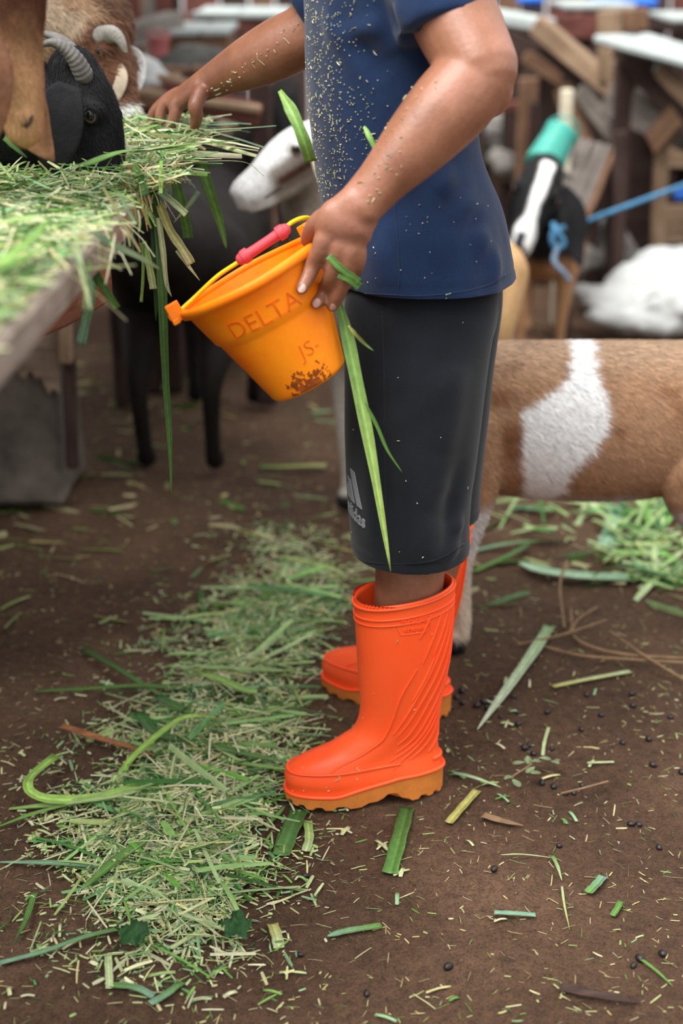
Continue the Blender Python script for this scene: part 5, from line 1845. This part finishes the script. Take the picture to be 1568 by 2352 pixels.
for k, (px, py) in enumerate(DP):
    q = G(px, py)
    if pm is None:
        o = mk('dung_pellet', pv, pf, M_DUNG); pm = o
    else:
        o = pm.copy(); COL.objects.link(o)
    sc = random.uniform(.85, 1.25)
    o.location = (q.x, q.y, ground_h(q.x, q.y) + .0035 * sc); o.rotation_euler = (random.uniform(-.3, .3), random.uniform(-.3, .3), random.uniform(0, 6.28)); o.scale = (sc,) * 3
    tag(o, 'small dark goat dropping lying on the soil', 'dropping', 'goat droppings on the soil')

# dry roots and twigs at the right
for k, (pl, r, lab) in enumerate([([(1310, 1400), (1312, 1430), (1320, 1465), (1370, 1490), (1450, 1505), (1568, 1512)], .0035, 'pale dry root curving right across the soil'),
                                  ([(1230, 1480), (1330, 1505), (1450, 1515), (1568, 1522)], .003, 'thin dry root beneath the curved root'),
                                  ([(1370, 1395, .0), (1330, 1420, .02), (1310, 1450, .01)], .003, 'dry root looping up from the curved root'),
                                  ([(1302, 1290, .03), (1285, 1345, .02), (1295, 1440)], .0035, 'dark bent twig standing by the silvery leaf'),
                                  ([(1190, 1480), (1290, 1458, .01), (1390, 1425, .01)], .0028, 'thin twig crossing above the pale leaf'),
                                  ([(1400, 1450), (1470, 1500, .01), (1568, 1560)], .003, 'dry root sloping to the right edge'),
                                  ([(1290, 1822), (1340, 1810), (1395, 1795)], .002, 'thin brown twig near the droppings')]):
    pts = [G(q[0], q[1], .006 + (q[2] if len(q) > 2 else 0)) for q in pl]
    tag(mk('dry_root', *tube(pts, r, n=8, res=40), M_TWIG), lab, 'root')
# a small weed with round leaves
weed = empty('wilted_weed', G(1215, 1760), 'small wilted weed with grey-green leaves among the droppings', 'weed')
st = [G(1240, 1740, .01), G(1210, 1762, .012), G(1165, 1790, .008)]
mk('stem', *tube(st, .0016, n=6, res=16), M_TWIG, weed)
for px, py in ((1190, 1752), (1212, 1745), (1232, 1748), (1252, 1742), (1275, 1750), (1168, 1785), (1185, 1798), (1230, 1775), (1218, 1768)):
    c0 = np.array(G(px, py, .014)); a = random.uniform(0, 6.28)
    d = np.array((math.cos(a), math.sin(a), .2)) * .010
    lf = blade('leaf', [c0 - d, c0, c0 + d], .014, (g_('#6f7f58'), g_('#8a9a70')), None, tip0=True, n=7, parent=weed)
for nm, cx, cy in (('crumpled_leaf', 305, 2165), ('crumpled_leaf', 540, 2150)):
    q = G(cx, cy)
    V, F = [], []
    m = 12
    for i in range(m):
        for j in range(m):
            u, v_ = (i / (m - 1) - .5), (j / (m - 1) - .5)
            rr = 1 - .25 * mnoise.noise((u * 5, v_ * 5, cx))
            V.append((q.x + u * .045 * rr, q.y + v_ * .06 * rr, .008 + .010 * mnoise.noise((u * 7, v_ * 7, cx * .1)) + .008))
    for i in range(m - 1):
        for j in range(m - 1):
            if math.hypot(i / (m - 1) - .5, j / (m - 1) - .5) < .46 + .08 * math.sin(5 * math.atan2(j - 5.5, i - 5.5)): F.append((i * m + j, (i + 1) * m + j, (i + 1) * m + j + 1, i * m + j + 1))
    o = mk(nm, V, F, M_GRASS); set_col(o.data, np.array([np.array(C('#2f5a2c')[:3]) * random.uniform(.7, 1.2) for _ in V]))
    sm = o.modifiers.new('t', 'SOLIDIFY'); sm.thickness = .0008
    tag(o, 'crumpled dark green leaf by the pale stems' if cx == 540 else 'crumpled dark green leaf at the lower left', 'leaf')

# chaff stuck on the shirt and arms
def flecks(name, bvh, pts_px, label, smin, smax):
    V, F, cc = [], [], []
    for px, py in pts_px:
        c, nn = cast(px, py, bvh)
        if c is None: continue
        d = random.uniform(0, 6.28)
        t = Vector((math.cos(d), .0, math.sin(d))); t = (t - nn * t.dot(nn))
        if t.length < .2: continue
        t.normalize(); b_ = nn.cross(t)
        L_ = random.uniform(smin, smax) * (3.2 if random.random() < .12 else 1); w_ = random.uniform(.0004, .0008)
        i = len(V)
        c = c + nn * .0008
        V += [c - t * L_ - b_ * w_, c + t * L_ - b_ * w_, c + t * L_ + b_ * w_, c - t * L_ + b_ * w_, c + nn * .0012 - t * L_ * .5, c + nn * .0012 + t * L_ * .5]
        F += [(i, i + 1, i + 5, i + 4), (i + 1, i + 2, i + 5), (i + 2, i + 3, i + 4, i + 5), (i + 3, i, i + 4)]
        col_ = random.choice((GR[7], GR[6], GR[8], GR[7] * 1.15, GR[11]))
        cc += [col_] * 6
    o = mk(name, V, F, M_GRASS, None, False)
    set_col(o.data, np.clip(np.array(cc), 0, 1))
    return tag(o, label, 'chaff', None, 'stuff')


pts = [(min(890, 702 + abs(random.gauss(0, 62)) + .08 * max(0, y_ - 380)), y_) for y_ in [random.uniform(0, 470) for _ in range(560)]]
pts += [(random.uniform(740, 1150), random.uniform(440, 700)) for _ in range(45)] + [(random.uniform(700, 860), random.uniform(200, 420)) for _ in range(150)]
flecks('chaff_flecks', shirt_bvh, pts, 'pale chaff flecks stuck on the navy shirt front', .0004, .0013)
pts = [(480 + 200 * u + random.gauss(0, 6), 200 - 165 * u + 12 + abs(random.gauss(0, 14))) for u in [random.random() for _ in range(46)]] + [(random.gauss(905, 25) + (330 - y_) * .38, y_) for y_ in [random.uniform(160, 470) for _ in range(40)]]
flecks('arm_chaff', body_bvh, pts, 'chaff flecks stuck on the bare forearms', .0008, .0022)
flecks('short_chaff', sh_bvh, [(random.uniform(800, 1100), random.uniform(720, 1280)) for _ in range(16)], 'a few chaff flecks on the black shorts', .0006, .0015)
flecks('boot_chaff', nb_bvh, [(random.uniform(670, 850), random.uniform(1760, 1835)) for _ in range(16)] + [(random.uniform(830, 1000), random.uniform(1400, 1700)) for _ in range(8)], 'a few chaff flecks on the orange toe of the near boot', .0008, .0020)

# ---------------------------------------------------------------- yard behind: shed wall, fences, racks, sacks
wall = empty('wall_back', (0, 9.8, 0))
tag(wall, 'dark plank wall of the shed at the back of the yard', None, None, 'structure')
x = -5.2
k = 0
while x < 5.4:
    w_ = random.uniform(.16, .24)
    beam('plank', (x + w_ / 2, 9.8 + random.uniform(-.02, .02), 0), (x + w_ / 2, 9.8, 2.7), w_ - .015, .03, (M_DARKWOOD, M_REDWOOD, M_DARKWOOD, M_MIDWOOD)[k % 4], wall, up=(0, 1, 0), warp=.008)
    x += w_
    k += 1


def pbeam(name, a, b, w, h, mat, parent=None, up=(0, 0, 1)):
    return beam(name, P(*a), P(*b), w, h, mat, parent, up, .008, .006)


# left: plank fence behind the feeding goats
fence = empty('plank_fence', P(240, 150, 6.2), 'dark red-brown plank fence at the top left behind the fawn goat', 'fence')
for x0, x1, m in ((20, 88, M_DARKWOOD), (92, 180, M_REDWOOD), (186, 224, M_MIDWOOD), (236, 276, M_MIDWOOD), (290, 328, M_REDWOOD), (334, 362, M_GREYWOOD), (366, 400, M_REDWOOD)):
    a, b = P(x0, 130, 6.2), P(x1, 130, 6.2)
    c = (a.x + b.x) / 2
    beam('plank', (c, 6.2, .25), (c, 6.2, 1.75), b.x - a.x, .035, m, fence, up=(0, 1, 0))
for z in (.55, 1.45): beam('rail', (P(0, 0, 6.24).x, 6.24, z), (P(410, 0, 6.24).x, 6.24, z), .03, .09, M_DARKWOOD, fence)
for px in (40, 390): beam('post', (P(px, 0, 6.28).x, 6.28, 0), (P(px, 0, 6.28).x, 6.28, 1.75), .08, .08, M_DARKWOOD, fence, up=(0, 1, 0))


def feed_box(pxa, pxb, ytop, ybot, Y, depth, mt, mf, label, legs=True):
    """open-sided feed stand: pale top board, boxed front, four legs"""
    a, b = P(pxa, ytop, Y), P(pxb, ytop, Y)
    z1, z0 = a.z, P(pxa, ybot, Y).z
    r = empty('feed_stand', ((a.x + b.x) / 2, Y + depth / 2, 0), label, 'feed stand')
    n = max(2, int((b.x - a.x) / .14))
    for i in range(n):
        xa, xb = a.x + (b.x - a.x) * i / n, a.x + (b.x - a.x) * (i + 1) / n
        beam('top_board', ((xa + xb) / 2, Y - .03, z1 + .012), ((xa + xb) / 2, Y + depth, z1 + .012 + .02), xb - xa - .006, .025, mt, r)
    beam('front_board', (a.x, Y, (z0 + z1) / 2), (b.x, Y, (z0 + z1) / 2), .03, z1 - z0, mf, r)
    for xx in (a.x + .03, b.x - .03): beam('side_board', (xx, Y, (z0 + z1) / 2), (xx, Y + depth, (z0 + z1) / 2), .03, z1 - z0, mf, r)
    if legs:
        for xx in (a.x + .04, b.x - .04):
            for yy in (Y + .04, Y + depth - .04): beam('leg', (xx, yy, 0), (xx, yy, z0 + .02), .06, .06, M_DARKWOOD, r, up=(0, 1, 0))
    return r


feed_box(386, 526, 84, 150, 5.5, .55, M_PALE, M_MIDWOOD, 'pale-topped wooden feed stand beyond the reaching hand')
feed_box(440, 660, 42, 78, 6.6, .7, M_PALE, M_REDWOOD, 'long pale-topped feed stand behind the first, above the reaching forearm')
feed_box(-60, 60, 40, 120, 7.4, .5, M_GREYWOOD, M_DARKWOOD, 'grey feed stand at the top left corner behind the fence')
o = pbeam('timber_rail', (255, 96, 5.2), (405, 50, 5.6), .08, .08, M_GREYWOOD)
tag(o, 'grey round-edged timber rail slanting behind the pale horn of the fawn goat', 'rail')
rl = empty('low_rail_fence', P(440, 235, 4.3), 'low red-brown rail fence seen behind the reaching hand', 'fence')
pbeam('rail', (230, 196, 4.3), (600, 252, 4.3), .05, .028, M_TAN, rl)
pbeam('rail', (376, 212, 4.32), (600, 268, 4.32), .04, .07, M_REDWOOD, rl)
pbeam('rail', (360, 180, 4.5), (480, 204, 4.5), .04, .025, M_TAN, rl)
for px in (250, 600): beam('post', (P(px, 230, 4.36).x, 4.36, 0), (P(px, 230, 4.36).x, 4.36, .98), .06, .06, M_DARKWOOD, rl, up=(0, 1, 0))


def sack(name, blobs, mat, label, cat, vox=.014, amp=.012, sc=9):
    """crumpled soft bag from overlapping lobes (px, py, Y, rx, ry, rz)"""
    me = remesh([ellipsoid(P(a, b, Y), (rx, ry, rz)) for a, b, Y, rx, ry, rz in blobs], vox, 3)
    co, no = vco(me).astype(float), vno(me).astype(float)
    d = amp * np.array([mnoise.fractal((x * sc, y * sc, z * sc * 1.6), .8, 2.1, 4) - .5 * abs(mnoise.noise((x * sc * 2 + z * 9, y * sc, z * sc))) for x, y, z in co])
    co = co + no * d[:, None]
    co[:, 2] = np.maximum(co[:, 2], .002)
    set_vco(me, co)
    return tag(link_mesh(name, me, mat), label, cat)


sack('feed_sack', [(340, 172, 4.55, .055, .07, .05), (350, 190, 4.55, .06, .08, .05), (325, 160, 4.55, .04, .06, .045)], M_SACK, 'small white feed sack sitting on the low rails left of the reaching hand', 'sack', .008, .008, 14)
sack('feed_sack', [(1500, 650, 5.45, .20, .16, .09), (1420, 690, 5.35, .14, .12, .07), (1572, 626, 5.5, .22, .2, .10), (1350, 668, 5.40, .075, .05, .030), (1390, 722, 5.25, .085, .05, .035), (1500, 730, 5.25, .18, .10, .06), (1600, 690, 5.3, .22, .16, .10)], M_SACK, 'crumpled white woven sack lying on the soil at the right', 'sack', .012, .024, 5)
sack('fodder_sack', [(540, 275, 5.1, .12, .12, .07), (500, 285, 5.0, .09, .10, .06), (575, 285, 5.1, .09, .1, .07)], plain('tan_burlap', C('#a8957f'), .9, .25, 20), 'tan fodder sack slumped behind the far end of the trough', 'sack', .012, .012, 11)
for o_, (px, py, Y) in (('fodder_sack', (540, 300, 5.1)),):
    pass
st2 = feed_box(470, 610, 300, 345, 4.95, .45, M_MIDWOOD, M_DARKWOOD, 'low dark feed stand under the tan fodder sack')
st3 = feed_box(285, 400, 212, 250, 4.5, .3, M_MIDWOOD, M_MIDWOOD, 'low brown feed stand under the small white sack')
sack('fodder_sack', [(455, 135, 5.05, .11, .1, .05), (425, 150, 5.0, .10, .1, .05), (405, 165, 4.95, .08, .08, .04)], plain('dark_sack', C('#4c4a46'), .9, .5, 12), 'dark grey fodder sack heaped behind the reaching wrist', 'sack', .012, .012, 11)
st4 = feed_box(372, 500, 172, 200, 4.85, .4, M_MIDWOOD, M_MIDWOOD, 'brown feed stand under the dark grey sack')


def pail(a, b, r0, r1, mat, label, name='pail', cat='pail', Yd=None):
    a, b = np.array(a), np.array(b)
    d = b - a
    ax = d / np.linalg.norm(d)
    u = np.cross(ax, (0, 1, .1)); u /= np.linalg.norm(u); v_ = np.cross(ax, u)
    an = np.linspace(0, 2 * np.pi, 36, endpoint=False)
    prof = [(0, r0 * .05), (0, r0), (.02, r0 * 1.01), (.9, r1), (.92, r1 * 1.06), (1.0, r1 * 1.06), (1.0, r1 * .97), (.9, r1 * .95), (.05, r0 * .95), (.04, .01)]
    V, F = loft([a + d * t + np.outer(np.cos(an) * r, u) + np.outer(np.sin(an) * r, v_) for t, r in prof])
    o = mk(name, V, F, mat)
    rim_ = [b + (u * math.cos(q) + v_ * math.sin(q)) * r1 * 1.05 for q in np.linspace(0, math.pi, 12)]
    hd = [p + ax * .5 * r1 * math.sin(i / 11 * math.pi) for i, p in enumerate(rim_)]
    mk('handle', *tube(hd, .004, n=8, res=30), mat, o)
    return tag(o, label, cat)


pail(P(366, 132, 5.0), P(364, 84, 5.0), .028, .038, M_PINK, 'dull pink plastic pail by the dark grey sack')
pail(P(1246, 384, 4.98), P(1288, 306, 5.08), .068, .056, M_TEAL, 'teal plastic tub tipped behind the head of the black and white goat', 'tub', 'tub')
pail(P(30, 395, 2.55), P(22, 345, 2.55), .045, .055, M_PINK, 'dusty pink plastic pail under the chin of the brown goat')

# dark goat standing end-on beyond the trough
goat((-.40, 4.1, 0), math.radians(84), 1.25, P(655, 205, 4.55), P(612, 318, 4.40), lambda i: np.tile(np.array(C('#1f1a17')[:3]), (len(i['h']), 1)) * (1 + .4 * i['n'][:, None]), 'dark goat standing in the shade beyond the hanging blades', up=(-.5, -.4, .7), voxel=.009,
     ears=[dict(side=1, pts=[P(672, 215, 4.45), P(665, 270, 4.42), P(660, 320, 4.4)], w=.035, wide=(1, 0, 0), col=BLK * 1.4)])

# right: racks of rough timber
rack = empty('feeding_rack', P(1300, 300, 6.0), 'rough timber feeding rack with crossed diagonal beams behind the man', 'rack')
rack['label'] = 'rough timber feeding rack with crossed diagonal beams right of the shirt'
for a, b, w_, h_, m in [((1090, 30, 6.4), (1258, 58, 6.2), .16, .05, M_PALE), ((1232, 56, 6.1), (1412, 205, 5.9), .06, .085, M_TAN), ((1120, 60, 6.3), (1412, 225, 6.0), .06, .09, M_DARKWOOD), ((1110, 80, 6.4), (1240, 130, 6.3), .05, .08, M_MIDWOOD),
                        ((1205, 128, 6.15), (1318, 205, 6.1), .05, .06, M_MIDWOOD), ((1260, 60, 6.5), (1410, 66, 6.5), .04, .10, M_REDWOOD), ((1310, 130, 6.55), (1400, 110, 6.5), .04, .12, M_DARKWOOD),
                        ((1300, 60, 6.6), (1390, 140, 6.6), .05, .16, M_REDWOOD), ((1330, 205, 6.0), (1430, 330, 5.9), .06, .07, M_GREYWOOD), ((1295, 200, 6.1), (1340, 345, 6.0), .05, .09, M_MIDWOOD)]:
    pbeam('beam', a, b, w_, h_, m, rack)
for px in (1100, 1262, 1405): beam('post', (P(px, 100, 6.35).x, 6.35, 0), (P(px, 100, 6.35).x, 6.35, 1.08), .07, .07, M_DARKWOOD, rack, up=(0, 1, 0))
r2 = empty('feeding_rack', P(1500, 200, 5.7), 'feeding rack with a silvery slanted tray at the upper right corner', 'rack')
for a, b, w_, h_, m in [((1432, 96, 5.75), (1640, 330, 5.4), .07, .12, M_DARKWOOD), ((1395, 226, 5.85), (1640, 330, 5.6), .06, .14, M_GREYWOOD), ((1512, 156, 5.5), (1600, 246, 5.4), .05, .05, M_TAN), ((1518, 118, 5.6), (1506, 165, 5.5), .025, .025, M_PALE),
                        ((1560, 260, 5.5), (1500, 330, 5.6), .05, .10, M_MIDWOOD), ((1380, 235, 5.95), (1440, 262, 5.9), .05, .10, M_GREYWOOD), ((1400, 22, 5.9), (1400, 190, 5.9), .09, .05, M_TAN), ((1442, 20, 6.0), (1442, 76, 6.0), .16, .03, M_MIDWOOD), ((1475, 20, 6.2), (1475, 100, 6.2), .05, .05, M_DARKWOOD)]:
    pbeam('beam', a, b, w_, h_, m, r2, (0, 0, 1) if abs(a[0] - b[0]) > 20 else (0, 1, 0))
tri = [P(1392, 140, 5.83), P(1420, 142, 5.83), P(1478, 212, 5.83), P(1440, 226, 5.83), P(1394, 232, 5.83)]
V = tri + [p + Vector((0, .025, 0)) for p in tri]
mk('gusset', V, [(4, 3, 2, 1, 0), (5, 6, 7, 8, 9)] + [(i, (i + 1) % 5, (i + 1) % 5 + 5, i + 5) for i in range(5)], M_TAN, r2, False)
pbeam('tray', (1425, 88, 5.7), (1660, 150, 5.3), .30, .03, M_PALE, r2)
for px, Y in ((1440, 5.8), (1640, 5.5)): beam('post', (P(px, 100, Y).x, Y, 0), (P(px, 100, Y).x, Y, .98), .08, .08, M_DARKWOOD, r2, up=(0, 1, 0))
feed_box(1290, 1460, 22, 40, 7.0, .5, M_PALE, M_REDWOOD, 'white-topped feed stand at the top right behind the crossed beams')
feed_box(1540, 1640, 52, 75, 6.6, .5, M_PALE, M_DARKWOOD, 'white-topped feed stand at the right edge behind the silvery tray')
ramp = empty('slatted_ramp', P(1350, 430, 5.5), 'slatted grey-brown ramp leaning behind the black and white goat', 'ramp')
for i in range(6):
    pbeam('slat', (1262 + 15 * i, 505 + 3 * i, 5.25), (1318 + 19 * i, 318 + 4 * i, 5.75), .026, .02, M_GREYWOOD if i < 5 else M_MIDWOOD, ramp)
pbeam('batten', (1312, 322, 5.76), (1424, 352, 5.76), .05, .03, M_GREYWOOD, ramp)
pbeam('batten', (1268, 470, 5.36), (1350, 500, 5.34), .04, .03, M_GREYWOOD, ramp)
beam('prop', (P(1370, 340, 5.8).x, 5.8, 0), (P(1370, 340, 5.8).x, 5.8, P(1370, 345, 5.8).z), .05, .05, M_DARKWOOD, ramp, up=(0, 1, 0))
pbeam('foot', (1290, 500, 5.28), (1300, 800, 5.2), .04, .04, M_DARKWOOD, ramp, (0, 1, 0))
o = beam('cream_post', (P(1302, 270, 5.55).x, 5.55, 0), P(1302, 205, 5.55), .045, .045, M_CREAM, None, up=(0, 1, 0))
o.name = 'stake'; tag(o, 'cream wooden stake standing behind the teal tub', 'stake')
o = beam('stake', (P(1508, 640, 5.85).x, 5.85, 0), P(1520, 308, 5.85), .055, .045, M_TAN, None, up=(0, 1, 0))
tag(o, 'pale tan stake the blue rope passes, near the right edge', 'stake')
hutch = empty('goat_hutch', P(1560, 500, 6.2), 'tan plywood hutch at the right edge behind the pale stake', 'hutch')
x0, x1 = P(1530, 400, 6.05).x, P(1530, 400, 6.05).x + .75
for za, zb, m in ((P(0, 385, 6.05).z, P(0, 308, 6.05).z, M_TAN), (P(0, 560, 6.05).z, P(0, 470, 6.05).z, M_TAN), (.02, P(0, 575, 6.05).z, M_TAN)):
    beam('panel', (x0, 6.05, (za + zb) / 2), (x1, 6.05, (za + zb) / 2), .025, zb - za, m, hutch)
beam('void_panel', (x0 - .5, 6.7, .39), (x1, 6.7, .39), .03, .76, M_DARKWOOD, hutch)  # dark panel added to stand for the shadowed void under the diagonal planks
for xx in (x0 - .45, x0 + .02, x1): beam('post', (xx, 6.11 if xx >= x0 else 6.6, 0), (xx, 6.11 if xx >= x0 else 6.6, .77), .06, .06, M_DARKWOOD, hutch, up=(0, 1, 0))
beam('roof_board', (x0 - .05, 6.35, .80), (x1, 6.35, .80), .65, .03, M_DARKWOOD, hutch)
o = beam('stake', (P(1428, 500, 5.6).x, 5.6, 0), P(1426, 300, 5.6), .05, .05, M_DARKWOOD, None, up=(0, 1, 0))
tag(o, 'black weathered stake in front of the hutch opening', 'stake')
cr_ = sack('stone_block', [(1375, 575, 5.9, .17, .12, .14), (1345, 590, 5.85, .1, .1, .10)], M_CONCRETE, 'grey stone block on the soil beneath the ramp', 'block', .02, .03, 5)
# rubble and blocks left of the black and white goat
for k, (px, py, Y, rx, rz, lab) in enumerate(((1135, 230, 8.2, .16, .13, 'grey rubble block just right of the elbow'), (1170, 285, 7.8, .15, .10, 'lower grey rubble block right of the shirt'), (1120, 330, 7.6, .14, .10, 'mossy rubble block against the shirt back'), (1160, 375, 7.2, .10, .07, 'small pale rubble stone right of the shirt'))):
    q = P(px, py, Y)
    sack('rubble_block', [(px, py, Y, rx, .14, rz), (px + 12, py + 10, Y, rx * .8, .12, rz)], M_CONCRETE, lab, 'rubble', .02, .03, 5)
hp_me = remesh([ellipsoid((P(1150, 300, 7.9).x, 8.0, .05), (.8, .55, .62)), ellipsoid((P(1240, 330, 7.9).x, 8.1, .05), (.6, .5, .45))], .04, 3)
c_ = vco(hp_me).astype(float); n__ = vno(hp_me).astype(float)
set_vco(hp_me, c_ + n__ * (.06 * nz(c_, 4))[:, None])
tag(link_mesh('soil_heap', hp_me, M_SOIL), 'low heap of grey-brown soil and rubble right of the shirt', 'heap')
rr = empty('rail_stand', P(1150, 246, 7.0), 'thin red-brown rail on two posts crossing the rubble heap', 'rail')
pbeam('rail', (1080, 248, 7.0), (1200, 243, 7.0), .05, .05, M_REDWOOD, rr)
for px in (1084, 1196): beam('post', (P(px, 248, 7.04).x, 7.04, 0), (P(px, 248, 7.04).x, 7.04, P(px, 250, 7.04).z), .05, .05, M_DARKWOOD, rr, up=(0, 1, 0))
beam_ = beam('stake', (P(1215, 250, 6.9).x, 6.9, 0), P(1215, 178, 6.9), .09, .07, M_MIDWOOD, None, up=(0, 1, 0)); tag(beam_, 'brown stake left of the cream stake', 'stake')
o = sack('tarpaulin', [(1150, 98, 7.2, .10, .06, .035), (1175, 106, 7.2, .08, .06, .03), (1125, 85, 7.2, .08, .06, .04)], M_BLUE, 'bright blue tarpaulin bundle behind the elbow', 'tarpaulin', .012, .012, 9)
st5 = feed_box(1085, 1205, 120, 150, 7.15, .3, M_DARKWOOD, M_DARKWOOD, 'dark feed stand under the blue tarpaulin bundle')
o = sack('tarpaulin', [(1420, 4, 7.4, .14, .06, .05), (1470, 8, 7.4, .10, .06, .04), (1215, 2, 7.4, .08, .06, .03)], M_BLUE, 'blue tarpaulin strip at the very top right', 'tarpaulin', .014, .012, 9)

# blue rope with its halter knot
rp_ = [P(1300, 522, 4.72), P(1316, 518, 4.74), P(1336, 512, 4.74), P(1400, 488, 4.7), P(1470, 462, 4.73), P(1530, 440, 4.8), P(1600, 415, 5.1), P(1640, 405, 5.45)]
rope = mk('tether_rope', *tube(rp_, .0085, n=10, res=120), M_ROPE)
V = vco(rope.data).astype(float)
tag(rope, 'blue tether rope stretched from the black and white goat to the right edge', 'rope')
kn_ = [P(1270, 516, 4.62), P(1276, 530, 4.58), P(1292, 552, 4.58), P(1290, 566, 4.58), P(1274, 566, 4.58), P(1268, 548, 4.58), P(1274, 530, 4.6), P(1300, 522, 4.72)]
mk('knot', *tube(kn_, .010, n=10, res=60), M_ROPE, rope)
mk('rope_tail', *tube([P(1280, 566, 4.58), P(1272, 600, 4.56), P(1290, 622, 4.55), P(1306, 642, 4.55)], .009, n=10, res=40), plain('grey_rope', C('#6d7f92'), .8, .4, 60), rope)
o = pail(P(1560, 458, 5.45), P(1562, 440, 5.45), .02, .03, M_BLUE, 'small blue cup hanging at the right edge by the rope', 'cup', 'cup')
tag(mk('dry_root', *tube([G(1140, 715), G(1200, 735, .02), G(1262, 757, .02), G(1335, 778)], .006, n=8, res=30), M_TWIG), 'dark stick lying between the tan goat and the white sack', 'root')
tag(blade('fallen_blade', [P(1478, 690, 5.18), P(1495, 683, 5.17), P(1515, 676, 5.16)], .03, (GD, GM), None, tip=False), 'green leaf scrap lying on the white sack', 'grass blade')
